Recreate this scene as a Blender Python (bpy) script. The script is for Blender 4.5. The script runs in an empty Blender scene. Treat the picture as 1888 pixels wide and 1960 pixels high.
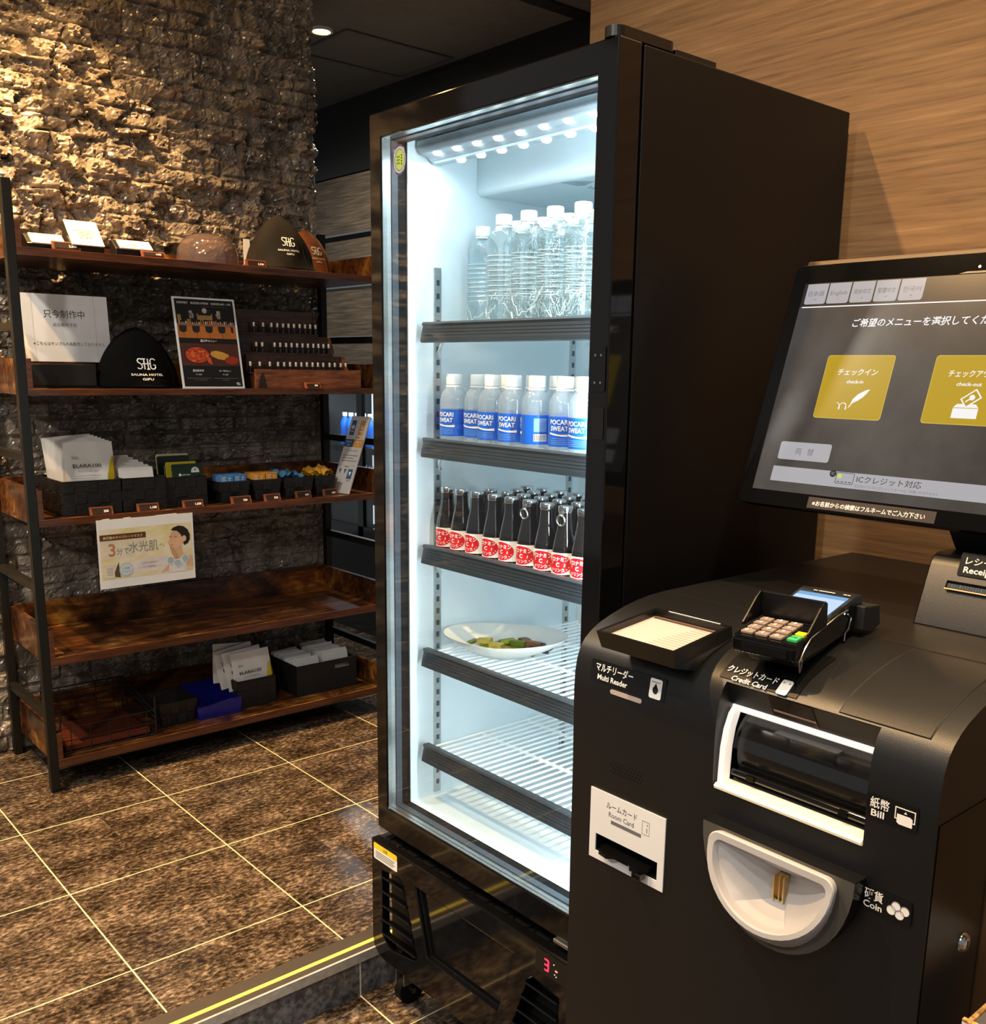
import bpy, bmesh, math, random
import numpy as np
from mathutils import Vector, Matrix

SC = bpy.context.scene
COL = SC.collection
PI = math.pi

# ------------------------------------------------------------------ camera, world, view
def make_camera():
    yaw, pitch, roll = 0.8532041573, -0.2073885759, 0.0154763291
    f_px, cx, cy = 1900.5843, 973.0545, 1105.6841
    f = Vector((math.cos(pitch)*math.cos(yaw), math.cos(pitch)*math.sin(yaw), math.sin(pitch)))
    r = Vector((math.sin(yaw), -math.cos(yaw), 0))
    u = r.cross(f)
    c, s = math.cos(roll), math.sin(roll)
    r2, u2 = c*r + s*u, -s*r + c*u
    cam = bpy.data.cameras.new('camera')
    cam.sensor_fit = 'HORIZONTAL'; cam.sensor_width = 36.0
    cam.lens = f_px/1888*36.0
    # the frame is 1888 x 1960; its longer side sets the unit of the shift
    cam.shift_x = -(cx-944)/1888; cam.shift_y = (cy-980)/1888
    cam.clip_start = 0.02; cam.clip_end = 60
    o = bpy.data.objects.new('camera', cam); COL.objects.link(o)
    m = Matrix(((r2.x, u2.x, -f.x), (r2.y, u2.y, -f.y), (r2.z, u2.z, -f.z))).to_4x4()
    m.translation = Vector((-1.1704266584, -3.0407759810, 1.3982461271))
    o.matrix_world = m
    SC.camera = o
make_camera()

vs = SC.view_settings
vs.view_transform = 'Standard'; vs.look = 'None'; vs.gamma = 1.0; vs.use_curve_mapping = False
vs.exposure = 0.0

W = bpy.data.worlds.new('world'); SC.world = W; W.use_nodes = True
W.node_tree.nodes['Background'].inputs[0].default_value = (0.96, 0.98, 1.0, 1)
W.node_tree.nodes['Background'].inputs[1].default_value = 0.23

WARM = (1.0, 0.72, 0.43); GOLD = (1.0, 0.61, 0.26); SOFT = (1.0, 0.92, 0.80)
def spot(name, loc, target, power, angle, blend=0.6, color=WARM, radius=0.03):
    l = bpy.data.lights.new(name, 'SPOT'); l.energy = power; l.color = color
    l.spot_size = math.radians(angle); l.spot_blend = blend; l.shadow_soft_size = radius
    o = bpy.data.objects.new(name, l); COL.objects.link(o); o.location = loc
    d = Vector(target)-Vector(loc); o.rotation_euler = d.to_track_quat('-Z', 'Y').to_euler()
    return o
def area(name, loc, target, power, sx, sy, color=(1, 1, 1)):
    l = bpy.data.lights.new(name, 'AREA'); l.energy = power; l.color = color
    l.shape = 'RECTANGLE'; l.size = sx; l.size_y = sy
    o = bpy.data.objects.new(name, l); COL.objects.link(o); o.location = loc
    d = Vector(target)-Vector(loc); o.rotation_euler = d.to_track_quat('-Z', 'Y').to_euler()
    return o
# ceiling downlights of the lobby (z 3.15), warm, plus neutral fill lights added behind the camera
spot('wall_washer', (0.02, 0.22, 3.14), (0.02, 0.46, 0), 230, 74, 0.35, GOLD)
spot('wall_washer', (-0.55, 0.22, 3.14), (-0.50, 0.48, 0), 430, 82, 0.4, GOLD)
spot('wall_washer', (-1.15, 0.22, 3.14), (-1.05, 0.48, 0), 300, 82, 0.4, GOLD)
spot('floor_downlight', (-1.50, -0.42, 3.14), (-0.95, -0.35, 0), 195, 125, 0.9, SOFT, 0.07)
spot('floor_downlight', (-0.88, -1.35, 3.14), (-0.25, -1.95, 0.6), 290, 84, 0.7, (1.0, 0.62, 0.28))
spot('kiosk_downlight', (-0.35, -2.95, 3.14), (0.0, -2.5, 1.0), 90, 62, 0.7)
spot('wood_wall_washer', (0.22, -2.55, 3.14), (0.72, -2.25, 1.6), 150, 98, 0.7)
spot('entrance_downlight', (-1.5, -2.3, 3.14), (-0.9, -2.0, 0), 80, 80, 0.8, SOFT)
spot('lobby_fill', (-3.3, -2.4, 3.14), (-0.4, -0.4, 0.5), 190, 80, 0.8, (1.0, 0.95, 0.89), 0.12)  # added soft fill from behind the camera, no known lamp
spot('lobby_fill', (-2.3, -3.9, 3.14), (-0.3, -1.3, 0.2), 120, 80, 0.8, (1.0, 0.95, 0.89), 0.12)  # another added fill, aimed at the step
spot('corridor_downlight', (1.29, 1.07, 2.80), (1.75, 1.2, 0), 80, 160, 0.8, SOFT)

# ------------------------------------------------------------------ materials
def lin(h):
    h = h.lstrip('#'); out = []
    for i in (0, 2, 4):
        c = int(h[i:i+2], 16)/255
        out.append(c/12.92 if c <= 0.04045 else ((c+0.055)/1.055)**2.4)
    return (*out, 1.0)
def mat(name, col, rough=0.5, metal=0.0, spec=0.5, emit=None, estr=0.0, bump=0.0, bscale=200, var=0.0, vscale=20, coat=0.0, stretch=None):
    m = bpy.data.materials.new(name); m.use_nodes = True
    nt = m.node_tree; b = nt.nodes['Principled BSDF']
    c = lin(col) if isinstance(col, str) else (*col[:3], 1)
    b.inputs['Base Color'].default_value = c
    b.inputs['Roughness'].default_value = rough
    b.inputs['Metallic'].default_value = metal
    b.inputs['Specular IOR Level'].default_value = spec
    b.inputs['Coat Weight'].default_value = coat
    if emit:
        b.inputs['Emission Color'].default_value = lin(emit); b.inputs['Emission Strength'].default_value = estr
    if bump or var:
        tc = nt.nodes.new('ShaderNodeTexCoord'); src = tc.outputs['Object']
        if stretch:
            mp = nt.nodes.new('ShaderNodeMapping'); mp.inputs['Scale'].default_value = stretch
            nt.links.new(src, mp.inputs[0]); src = mp.outputs[0]
    if var:
        n = nt.nodes.new('ShaderNodeTexNoise'); n.inputs['Scale'].default_value = vscale; n.inputs['Detail'].default_value = 5
        nt.links.new(src, n.inputs['Vector'])
        r = nt.nodes.new('ShaderNodeValToRGB')
        r.color_ramp.elements[0].position = 0.3; r.color_ramp.elements[1].position = 0.7
        r.color_ramp.elements[0].color = tuple(x*(1-var) for x in c[:3])+(1,)
        r.color_ramp.elements[1].color = tuple(min(1, x*(1+var)) for x in c[:3])+(1,)
        nt.links.new(n.outputs[0], r.inputs[0]); nt.links.new(r.outputs[0], b.inputs['Base Color'])
    if bump:
        n = nt.nodes.new('ShaderNodeTexNoise'); n.inputs['Scale'].default_value = bscale; n.inputs['Detail'].default_value = 3
        nt.links.new(src, n.inputs['Vector'])
        bp = nt.nodes.new('ShaderNodeBump'); bp.inputs['Strength'].default_value = bump; bp.inputs['Distance'].default_value = 0.002
        nt.links.new(n.outputs[0], bp.inputs['Height']); nt.links.new(bp.outputs[0], b.inputs['Normal'])
    return m
def ramp_mat(name, stops, scale, stretch=(1, 1, 1), rough=0.45, spec=0.5, bump=0.0, detail=8, dist=0.0, second=None, coat=0.0, nrough=0.6):
    """noise -> colour ramp; second = (scale, stretch, weight) blends another noise in"""
    m = bpy.data.materials.new(name); m.use_nodes = True; nt = m.node_tree; b = nt.nodes['Principled BSDF']
    tc = nt.nodes.new('ShaderNodeTexCoord')
    def noise(sc, st, det):
        mp = nt.nodes.new('ShaderNodeMapping'); mp.inputs['Scale'].default_value = st
        nt.links.new(tc.outputs['Object'], mp.inputs[0])
        n = nt.nodes.new('ShaderNodeTexNoise'); n.inputs['Scale'].default_value = sc; n.inputs['Detail'].default_value = det
        n.inputs['Roughness'].default_value = nrough; n.inputs['Distortion'].default_value = dist
        nt.links.new(mp.outputs[0], n.inputs['Vector']); return n.outputs[0]
    v = noise(scale, stretch, detail)
    if second:
        v2 = noise(second[0], second[1], 4)
        mx = nt.nodes.new('ShaderNodeMix'); mx.inputs[0].default_value = second[2]
        nt.links.new(v, mx.inputs[2]); nt.links.new(v2, mx.inputs[3]); v = mx.outputs[0]
    r = nt.nodes.new('ShaderNodeValToRGB'); el = r.color_ramp.elements
    while len(el) < len(stops): el.new(0.5)
    for e, (p, c) in zip(el, stops): e.position = p; e.color = lin(c)
    nt.links.new(v, r.inputs[0]); nt.links.new(r.outputs[0], b.inputs['Base Color'])
    b.inputs['Roughness'].default_value = rough; b.inputs['Specular IOR Level'].default_value = spec; b.inputs['Coat Weight'].default_value = coat
    if bump:
        bp = nt.nodes.new('ShaderNodeBump'); bp.inputs['Strength'].default_value = bump; bp.inputs['Distance'].default_value = 0.002
        nt.links.new(v, bp.inputs['Height']); nt.links.new(bp.outputs[0], b.inputs['Normal'])
    return m
def glassy(name, tint=(1, 1, 1), refl=1.0, rough=0.0, ior=1.45, body=0.0, body_col=(1, 1, 1), bump=0.0, bscale=60):
    """thin clear sheet: transparent with a Fresnel reflection, optionally a little diffuse body"""
    m = bpy.data.materials.new(name); m.use_nodes = True; nt = m.node_tree; nt.nodes.clear()
    out = nt.nodes.new('ShaderNodeOutputMaterial')
    t = nt.nodes.new('ShaderNodeBsdfTransparent'); t.inputs[0].default_value = (*tint, 1)
    g = nt.nodes.new('ShaderNodeBsdfGlossy'); g.inputs['Roughness'].default_value = rough
    lw = nt.nodes.new('ShaderNodeLayerWeight'); lw.inputs['Blend'].default_value = 0.5
    f0 = ((ior-1)/(ior+1))**2
    pw = nt.nodes.new('ShaderNodeMath'); pw.operation = 'POWER'; pw.inputs[1].default_value = 5
    nt.links.new(lw.outputs['Facing'], pw.inputs[0])
    mu = nt.nodes.new('ShaderNodeMath'); mu.operation = 'MULTIPLY_ADD'; mu.use_clamp = True
    mu.inputs[1].default_value = (1-f0)*refl; mu.inputs[2].default_value = f0*refl
    nt.links.new(pw.outputs[0], mu.inputs[0])
    base = t.outputs[0]
    if body:
        d = nt.nodes.new('ShaderNodeBsdfDiffuse'); d.inputs[0].default_value = (*body_col, 1)
        mb = nt.nodes.new('ShaderNodeMixShader'); mb.inputs[0].default_value = body
        nt.links.new(t.outputs[0], mb.inputs[1]); nt.links.new(d.outputs[0], mb.inputs[2]); base = mb.outputs[0]
    mx = nt.nodes.new('ShaderNodeMixShader')
    nt.links.new(mu.outputs[0], mx.inputs[0]); nt.links.new(base, mx.inputs[1]); nt.links.new(g.outputs[0], mx.inputs[2])
    if bump:
        tc = nt.nodes.new('ShaderNodeTexCoord')
        n = nt.nodes.new('ShaderNodeTexNoise'); n.inputs['Scale'].default_value = bscale; n.inputs['Detail'].default_value = 3
        nt.links.new(tc.outputs['Object'], n.inputs['Vector'])
        bp = nt.nodes.new('ShaderNodeBump'); bp.inputs['Strength'].default_value = bump; bp.inputs['Distance'].default_value = 0.004
        nt.links.new(n.outputs[0], bp.inputs['Height'])
        nt.links.new(bp.outputs[0], g.inputs['Normal']); nt.links.new(bp.outputs[0], lw.inputs['Normal'])
    nt.links.new(mx.outputs[0], out.inputs[0])
    return m
def emis(name, col, s):
    m = bpy.data.materials.new(name); m.use_nodes = True; nt = m.node_tree; b = nt.nodes['Principled BSDF']
    c = lin(col); b.inputs['Base Color'].default_value = (0.02, 0.02, 0.02, 1)
    b.inputs['Emission Color'].default_value = c; b.inputs['Emission Strength'].default_value = s
    b.inputs['Roughness'].default_value = 0.15
    return m

M = {}
M['black_gloss'] = mat('black_gloss', '#0b0b0c', 0.07)
M['black_paint'] = mat('black_paint', '#08080a', 0.42, spec=0.28, bump=0.03, bscale=400)
M['black_matte'] = mat('black_matte', '#121212', 0.6, var=0.2)
M['black_plastic'] = mat('black_plastic', '#0e0e0f', 0.28, bump=0.04, bscale=500)
M['rack_metal'] = mat('rack_metal', '#17150f', 0.42, 0.3, var=0.15)
M['kiosk'] = mat('kiosk_black', '#0a0b0d', 0.40, spec=0.6, bump=0.12, bscale=900)
M['kiosk_side'] = mat('kiosk_side', '#050505', 0.3, spec=0.3, var=0.1)
M['chrome'] = mat('chrome', '#c8c8c8', 0.18, 1.0, var=0.05)
M['alu'] = mat('aluminium', '#c4cacb', 0.34, 1.0, var=0.08, stretch=(1, 1, 12))
M['steel_dark'] = mat('steel_dark', '#5c646a', 0.3, 0.9, var=0.1)
M['white_in'] = mat('white_liner', '#d4e4eb', 0.32, var=0.02)
M['white_pl'] = mat('white_plastic', '#e6e4e2', 0.4, var=0.02)
M['wire_w'] = mat('white_wire', '#eef3f4', 0.3, var=0.02)
M['rail'] = mat('shelf_rail', '#28323a', 0.38, var=0.04)
M['paper'] = mat('paper_white', '#ecebe9', 0.75, var=0.03)
M['ivory'] = mat('ivory_plastic', '#b4b0ae', 0.45, var=0.03)
M['ink'] = mat('ink_black', '#161412', 0.7, var=0.1)
M['ink_grey'] = mat('ink_grey', '#6d6b69', 0.7, var=0.1)
M['white_ink'] = mat('white_ink', '#f4f1ea', 0.6, var=0.02)
M['label_black'] = mat('label_black', '#0c0c0c', 0.3, var=0.1)
M['gasket'] = mat('gasket_grey', '#39434d', 0.45, var=0.06)
M['rubber'] = mat('rubber', '#050506', 0.6, spec=0.2, var=0.2)
M['cap_w'] = mat('cap_white', '#f3f5f3', 0.35, var=0.02)
M['blue_lab'] = mat('blue_label', '#1560cf', 0.35, var=0.05)
M['red_lab'] = mat('red_label', '#d3141c', 0.4, var=0.05)
M['yellow'] = mat('yellow_tape', '#e6d65a', 0.5, var=0.05)
M['gold'] = mat('brass', '#e6c890', 0.35, 0.8, var=0.05)
M['wood_tag'] = ramp_mat('tag_wood', [(0.3, '#4a2416'), (0.7, '#8a4a2c')], 14, (1, 8, 8), 0.45)
M['walnut'] = ramp_mat('walnut', [(0.3, '#5a301a'), (0.5, '#8a4d2a'), (0.7, '#a8663a')], 10, (1.2, 8, 8), 0.42, dist=0.6)
M['redwood'] = ramp_mat('red_board', [(0.3, '#431a0f'), (0.7, '#6b2f1c')], 9, (1, 9, 9), 0.4)
M['rustic'] = ramp_mat('rustic_board', [(0.34, '#120904'), (0.45, '#351c0d'), (0.54, '#653a18'), (0.66, '#b07e34')], 6, (1.0, 4.5, 4.5), 0.28, dist=0.9, second=(4.5, (1, 1, 1), 0.55), nrough=0.68)
M['rustic_edge'] = ramp_mat('rustic_edge', [(0.3, '#34190d'), (0.7, '#6b3c20')], 8, (1, 10, 10), 0.4)
M['wood_wall'] = ramp_mat('wood_wall', [(0.28, '#5a4530'), (0.45, '#86684a'), (0.58, '#9b7a57'), (0.74, '#bb9a72')], 7, (1, 0.45, 12), 0.5, bump=0.12, detail=12, dist=0.25, second=(2.5, (1, 0.5, 5), 0.18), nrough=0.68)
M['plank'] = ramp_mat('grey_plank', [(0.30, '#4a4034'), (0.5, '#6f6251'), (0.72, '#948470')], 7, (1, 0.6, 14), 0.35, bump=0.1, detail=9)
M['basket'] = ramp_mat('woven_black', [(0.35, '#0a0908'), (0.65, '#1e1b19')], 60, (1, 1, 2.5), 0.5, bump=0.6)
M['felt_dark'] = mat('felt_charcoal', '#25221f', 0.95, spec=0.1, bump=0.35, bscale=350, var=0.15)
M['felt_black'] = mat('felt_black', '#0c0b0a', 0.95, spec=0.08, bump=0.35, bscale=350, var=0.15)
M['felt_brown'] = mat('felt_brown', '#8a5430', 0.95, spec=0.1, bump=0.35, bscale=350, var=0.15)
M['ceil'] = mat('ceiling_dark', '#6c6a65', 0.55, bump=0.02, var=0.1)
M['dark_wall'] = mat('dark_wall', '#171715', 0.25, var=0.1)
M['pet'] = glassy('clear_bottle', (0.90, 0.965, 0.975), 1.9, 0.04, 1.5, 0.06, (0.75, 0.9, 0.92), bump=1.0, bscale=90)
M['pet_glint'] = glassy('bottle_glint', (0.95, 0.99, 0.99), 1.5, 0.1, 1.5, 0.6, (0.9, 0.97, 0.97))  # pale body colour paints bright glints on ribs and creases
M['pet2'] = glassy('clear_bottle_smooth', (0.88, 0.93, 0.97), 1.2, 0.03, 1.45, 0.22, (0.72, 0.84, 0.92), bump=0.1, bscale=50)
M['pane'] = glassy('door_glass', (0.97, 0.985, 0.985), 1.0, 0.0, 1.45)
M['clear'] = glassy('clear_plastic', (0.86, 0.86, 0.86), 1.2, 0.05, 1.5)
M['smoke'] = glassy('smoked_dome', (0.74, 0.66, 0.65), 1.6, 0.06, 1.6, 0.16, (0.33, 0.25, 0.24))
M['brown_glass'] = mat('brown_bottle_glass', '#120d0b', 0.05, spec=0.8, coat=0.5, var=0.2)

def floor_mat(name, stops, grout='#b8ad84', grey=0.0):
    m = bpy.data.materials.new(name); m.use_nodes = True; nt = m.node_tree; b = nt.nodes['Principled BSDF']
    N = nt.nodes.new; L = nt.links.new
    tc = N('ShaderNodeTexCoord'); sep = N('ShaderNodeSeparateXYZ'); L(tc.outputs['Object'], sep.inputs[0])
    def math_(op, a, bb=None):
        n = N('ShaderNodeMath'); n.operation = op
        if isinstance(a, (int, float)): n.inputs[0].default_value = a
        else: L(a, n.inputs[0])
        if bb is not None:
            if isinstance(bb, (int, float)): n.inputs[1].default_value = bb
            else: L(bb, n.inputs[1])
        return n.outputs[0]
    def line(axis, size):
        q = math_('DIVIDE', sep.outputs[axis], size)
        q = math_('ADD', q, 100.5); fr = math_('FRACT', q)
        d = math_('ABSOLUTE', math_('SUBTRACT', fr, 0.5))
        return math_('LESS_THAN', math_('MULTIPLY', d, size), 0.0019), math_('FLOOR', q)
    lx, ix = line(0, 0.45); ly, iy = line(1, 0.446)
    g = math_('MAXIMUM', lx, ly)
    # every tile gets its own patch of the stone
    off = N('ShaderNodeCombineXYZ'); L(math_('MULTIPLY', ix, 3.7), off.inputs[0]); L(math_('MULTIPLY', iy, 5.3), off.inputs[1])
    va = N('ShaderNodeVectorMath'); va.operation = 'ADD'; L(tc.outputs['Object'], va.inputs[0]); L(off.outputs[0], va.inputs[1])
    mp = N('ShaderNodeMapping'); mp.inputs['Scale'].default_value = (1, 1.7, 1); L(va.outputs[0], mp.inputs[0])
    n1 = N('ShaderNodeTexNoise'); n1.inputs['Scale'].default_value = 55; n1.inputs['Detail'].default_value = 4; n1.inputs['Roughness'].default_value = 0.7; L(mp.outputs[0], n1.inputs['Vector'])
    n2 = N('ShaderNodeTexNoise'); n2.inputs['Scale'].default_value = 7; n2.inputs['Detail'].default_value = 4; L(mp.outputs[0], n2.inputs['Vector'])
    mx = N('ShaderNodeMix'); mx.inputs[0].default_value = 0.33; L(n1.outputs[0], mx.inputs[2]); L(n2.outputs[0], mx.inputs[3])
    r = N('ShaderNodeValToRGB'); el = r.color_ramp.elements
    while len(el) < len(stops): el.new(0.5)
    for e, (p, c) in zip(el, stops): e.position = p; e.color = lin(c)
    L(mx.outputs[0], r.inputs[0])
    mc = N('ShaderNodeMix'); mc.data_type = 'RGBA'; L(g, mc.inputs[0]); L(r.outputs[0], mc.inputs[6]); mc.inputs[7].default_value = lin(grout)
    L(mc.outputs[2], b.inputs['Base Color'])
    rr = math_('ADD', math_('MULTIPLY', n2.outputs[0], 0.12), math_('ADD', math_('MULTIPLY', g, 0.4), 0.14))
    L(rr, b.inputs['Roughness']); b.inputs['Specular IOR Level'].default_value = 0.5
    bp = N('ShaderNodeBump'); bp.inputs['Strength'].default_value = 0.10; bp.inputs['Distance'].default_value = 0.001
    L(n1.outputs[0], bp.inputs['Height']); L(bp.outputs[0], b.inputs['Normal'])
    return m
M['floor'] = floor_mat('granite_tile', [(0.36, '#0e0b08'), (0.45, '#2b221a'), (0.53, '#524538'), (0.68, '#a08e79')], '#cfc79a')
M['riser'] = floor_mat('riser_tile', [(0.33, '#1b1c20'), (0.45, '#3d3f44'), (0.6, '#6a6c70')], '#b6b6b0')

# ------------------------------------------------------------------ mesh builder
_tc = {}
def text_mesh(s, bold=0.0):
    k = (s, bold)
    if k not in _tc:
        cu = bpy.data.curves.new('tmp', 'FONT'); cu.body = s; cu.size = 1.0; cu.resolution_u = 2; cu.offset = bold
        o = bpy.data.objects.new('tmp', cu); COL.objects.link(o)
        dg = bpy.context.evaluated_depsgraph_get()
        me = bpy.data.meshes.new_from_object(o.evaluated_get(dg))
        vs_ = [(v.co.x, v.co.y) for v in me.vertices]; fs = [tuple(p.vertices) for p in me.polygons]
        bpy.data.objects.remove(o); bpy.data.curves.remove(cu); bpy.data.meshes.remove(me)
        _tc[k] = (vs_, fs)
    return _tc[k]
def FR(o, ex, ey):
    ex = Vector(ex).normalized(); ey = Vector(ey); ey = (ey-ex*ey.dot(ex)).normalized(); ez = ex.cross(ey)
    m = Matrix((ex, ey, ez)).transposed().to_4x4(); m.translation = Vector(o); return m
def front(o): return FR(o, (0, -1, 0), (0, 0, 1))       # a surface that faces -x
def rackf(o): return FR(o, (1, 0, 0), (0, 0, 1))        # a surface that faces -y
ID = Matrix.Identity(4)
def rrect(x0, y0, x1, y1, r, n=4, corners=(1, 1, 1, 1)):
    pts = []
    for k, (cx, cy, a0) in enumerate(((x1-r, y1-r, 0), (x0+r, y1-r, 90), (x0+r, y0+r, 180), (x1-r, y0+r, 270))):
        if r <= 0 or not corners[k]:
            pts.append(((x1, y1), (x0, y1), (x0, y0), (x1, y0))[k]); continue
        for i in range(n+1):
            a = math.radians(a0+90*i/n); pts.append((cx+r*math.cos(a), cy+r*math.sin(a)))
    return pts
class MB:
    def __init__(s): s.v = []; s.f = []; s.fm = []; s.sm = []; s.mats = []
    def mi(s, m):
        m = M[m] if isinstance(m, str) else m
        if m not in s.mats: s.mats.append(m)
        return s.mats.index(m)
    def add(s, vs_, fs, m, smooth=False, T=ID):
        b = len(s.v); i = s.mi(m)
        s.v.extend([T @ Vector(p) for p in vs_])
        for f in fs: s.f.append(tuple(b+k for k in f)); s.fm.append(i); s.sm.append(smooth)
    def box(s, x0, x1, y0, y1, z0, z1, m, T=ID, skip=''):
        x0, x1 = min(x0, x1), max(x0, x1); y0, y1 = min(y0, y1), max(y0, y1); z0, z1 = min(z0, z1), max(z0, z1)
        v = [(x, y, z) for x in (x0, x1) for y in (y0, y1) for z in (z0, z1)]
        F = {'-x': (0, 1, 3, 2), '+x': (4, 6, 7, 5), '-y': (0, 4, 5, 1), '+y': (2, 3, 7, 6), '-z': (0, 2, 6, 4), '+z': (1, 5, 7, 3)}
        s.add(v, [f for k, f in F.items() if k not in skip.split()], m, False, T); return s
    def cyl(s, p0, p1, r0, m, r1=None, n=16, caps=True, T=ID, smooth=True):
        p0, p1 = Vector(p0), Vector(p1); r1 = r0 if r1 is None else r1
        d = (p1-p0).normalized(); a = d.orthogonal().normalized(); b = d.cross(a)
        v = []
        for p, r in ((p0, r0), (p1, r1)):
            for i in range(n):
                t = 2*PI*i/n; v.append(p+a*(r*math.cos(t))+b*(r*math.sin(t)))
        s.add(v, [(i, (i+1) % n, n+(i+1) % n, n+i) for i in range(n)], m, smooth, T)
        if caps: s.add(v, [tuple(range(n-1, -1, -1)), tuple(range(n, 2*n))], m, False, T)
        return s
    def lathe(s, prof, m, n=24, T=ID, smooth=True, a0=0, a1=360):
        full = abs(a1-a0) >= 359.9; k = n if full else n+1; v = []
        for r, z in prof:
            for i in range(k):
                t = math.radians(a0+(a1-a0)*i/n); v.append((r*math.cos(t), r*math.sin(t), z))
        f = []
        for j in range(len(prof)-1):
            for i in range(n):
                i2 = (i+1) % k if full else i+1
                f.append((j*k+i, j*k+i2, (j+1)*k+i2, (j+1)*k+i))
        s.add(v, f, m, smooth, T); return s
    def tube(s, pts, r, m, n=6, closed=False, T=ID):
        pts = [Vector(p) for p in pts]; L = len(pts); v = []; a = None
        for i, p in enumerate(pts):
            q0 = pts[(i-1) % L] if (closed or i > 0) else p; q1 = pts[(i+1) % L] if (closed or i < L-1) else p
            d = (q1-q0).normalized()
            a = d.orthogonal().normalized() if a is None else (a-d*a.dot(d)).normalized()
            b = d.cross(a)
            for k in range(n):
                t = 2*PI*k/n; v.append(p+a*(r*math.cos(t))+b*(r*math.sin(t)))
        f = []
        for i in range(L if closed else L-1):
            j = (i+1) % L
            for k in range(n): f.append((i*n+k, i*n+(k+1) % n, j*n+(k+1) % n, j*n+k))
        if not closed: f += [tuple(range(n-1, -1, -1)), tuple((L-1)*n+k for k in range(n))]
        s.add(v, f, m, True, T); return s
    def prism(s, poly, d0, d1, m, T=ID, side=None, smooth=False):
        n = len(poly); v = [(x, y, d0) for x, y in poly]+[(x, y, d1) for x, y in poly]
        s.add(v, [tuple(range(n-1, -1, -1)), tuple(range(n, 2*n))], m, False, T)
        s.add(v, [(i, (i+1) % n, n+(i+1) % n, n+i) for i in range(n)], side or m, smooth, T); return s
    def ring(s, outer, inner, d0, d1, m, T=ID):
        """frame between two outlines with the same number of points"""
        n = len(outer)
        v = [(x, y, d) for d in (d0, d1) for P in (outer, inner) for x, y in P]
        f = []
        for i in range(n):
            j = (i+1) % n
            f += [(2*n+i, 2*n+j, 3*n+j, 3*n+i), (i, n+i, n+j, j), (i, j, 2*n+j, 2*n+i), (n+i, 3*n+i, 3*n+j, n+j)]
        s.add(v, f, m, False, T); return s
    def loft(s, loops, m, T=ID, smooth=True, close=True, cap0=False, cap1=False):
        n = len(loops[0]); v = [p for L_ in loops for p in L_]; f = []
        for j in range(len(loops)-1):
            for i in range(n if close else n-1):
                k = (i+1) % n; f.append((j*n+i, j*n+k, (j+1)*n+k, (j+1)*n+i))
        s.add(v, f, m, smooth, T)
        if cap0: s.add(loops[0], [tuple(range(n-1, -1, -1))], m, False, T)
        if cap1: s.add(loops[-1], [tuple(range(n))], m, False, T)
        return s
    def poly(s, pts, d, m, T=ID): s.add([(x, y, d) for x, y in pts], [tuple(range(len(pts)))], m, False, T); return s
    def rect(s, x0, y0, x1, y1, d, m, T=ID, r=0): return s.poly(rrect(min(x0, x1), min(y0, y1), max(x0, x1), max(y0, y1), r), d, m, T)
    def disc(s, x, y, r, d, m, T=ID, n=20, ry=None):
        return s.poly([(x+r*math.cos(2*PI*i/n), y+(ry or r)*math.sin(2*PI*i/n)) for i in range(n)], d, m, T)
    def text(s, t, x, y, size, d, m, T=ID, al='L', w=None, bold=0.0, shear=0.0, wrap=None):
        """lettering laid flat in the frame T; w = total width to fit; wrap = radius when it goes round a bottle"""
        vs_, fs = text_mesh(t, bold)
        if not vs_: return s
        x0 = min(p[0] for p in vs_); x1 = max(p[0] for p in vs_)
        sx = size if w is None else w/(x1-x0)
        ox = {'L': x0, 'C': (x0+x1)/2, 'R': x1}[al]
        P = []
        for a, b in vs_:
            u, q = x+(a-ox)*sx+shear*b*size, y+b*size
            P.append((wrap*math.sin(u/wrap), q, d+wrap*(math.cos(u/wrap)-1)) if wrap else (u, q, d))
        s.add(P, fs, m, False, T); return s
    def build(s, name, parent=None, origin=None, bevel=0.0, seg=2, weld=False):
        if parent is not None: o0 = Vector(parent['_org']) if '_org' in parent else Vector((0, 0, 0))
        elif origin is not None: o0 = Vector(origin)
        else:
            mn = [min(p[k] for p in s.v) for k in range(3)]; mx_ = [max(p[k] for p in s.v) for k in range(3)]
            o0 = Vector(((mn[0]+mx_[0])/2, (mn[1]+mx_[1])/2, mn[2]))
        me = bpy.data.meshes.new(name)
        me.from_pydata([tuple(p-o0) for p in s.v], [], s.f)
        for m in s.mats: me.materials.append(m)
        me.polygons.foreach_set('material_index', s.fm); me.polygons.foreach_set('use_smooth', s.sm)
        me.update()
        if weld:
            bm = bmesh.new(); bm.from_mesh(me); bmesh.ops.remove_doubles(bm, verts=bm.verts, dist=1e-6); bmesh.ops.recalc_face_normals(bm, faces=bm.faces); bm.to_mesh(me); bm.free()
        if any(s.sm): me.set_sharp_from_angle(angle=math.radians(38))
        o = bpy.data.objects.new(name, me); COL.objects.link(o)
        o['_org'] = tuple(o0)
        if parent is not None: o.parent = parent
        else: o.location = o0
        if bevel:
            b = o.modifiers.new('edge', 'BEVEL'); b.width = bevel; b.segments = seg; b.limit_method = 'ANGLE'; b.angle_limit = math.radians(40)
        return o
def cut(o, cutters):
    """carve openings; the finished mesh is kept and the cutting shapes are thrown away"""
    tmp = []
    for mb in cutters:
        c = mb.build('cut', origin=Vector(o['_org']), weld=True)
        md = o.modifiers.new('c', 'BOOLEAN'); md.operation = 'DIFFERENCE'; md.solver = 'EXACT'; md.object = c; tmp.append(c)
    bpy.context.view_layer.update()
    dg = bpy.context.evaluated_depsgraph_get()
    me = bpy.data.meshes.new_from_object(o.evaluated_get(dg)); o.modifiers.clear()
    o.data = me
    for c in tmp: bpy.data.objects.remove(c)
    return o
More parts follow.
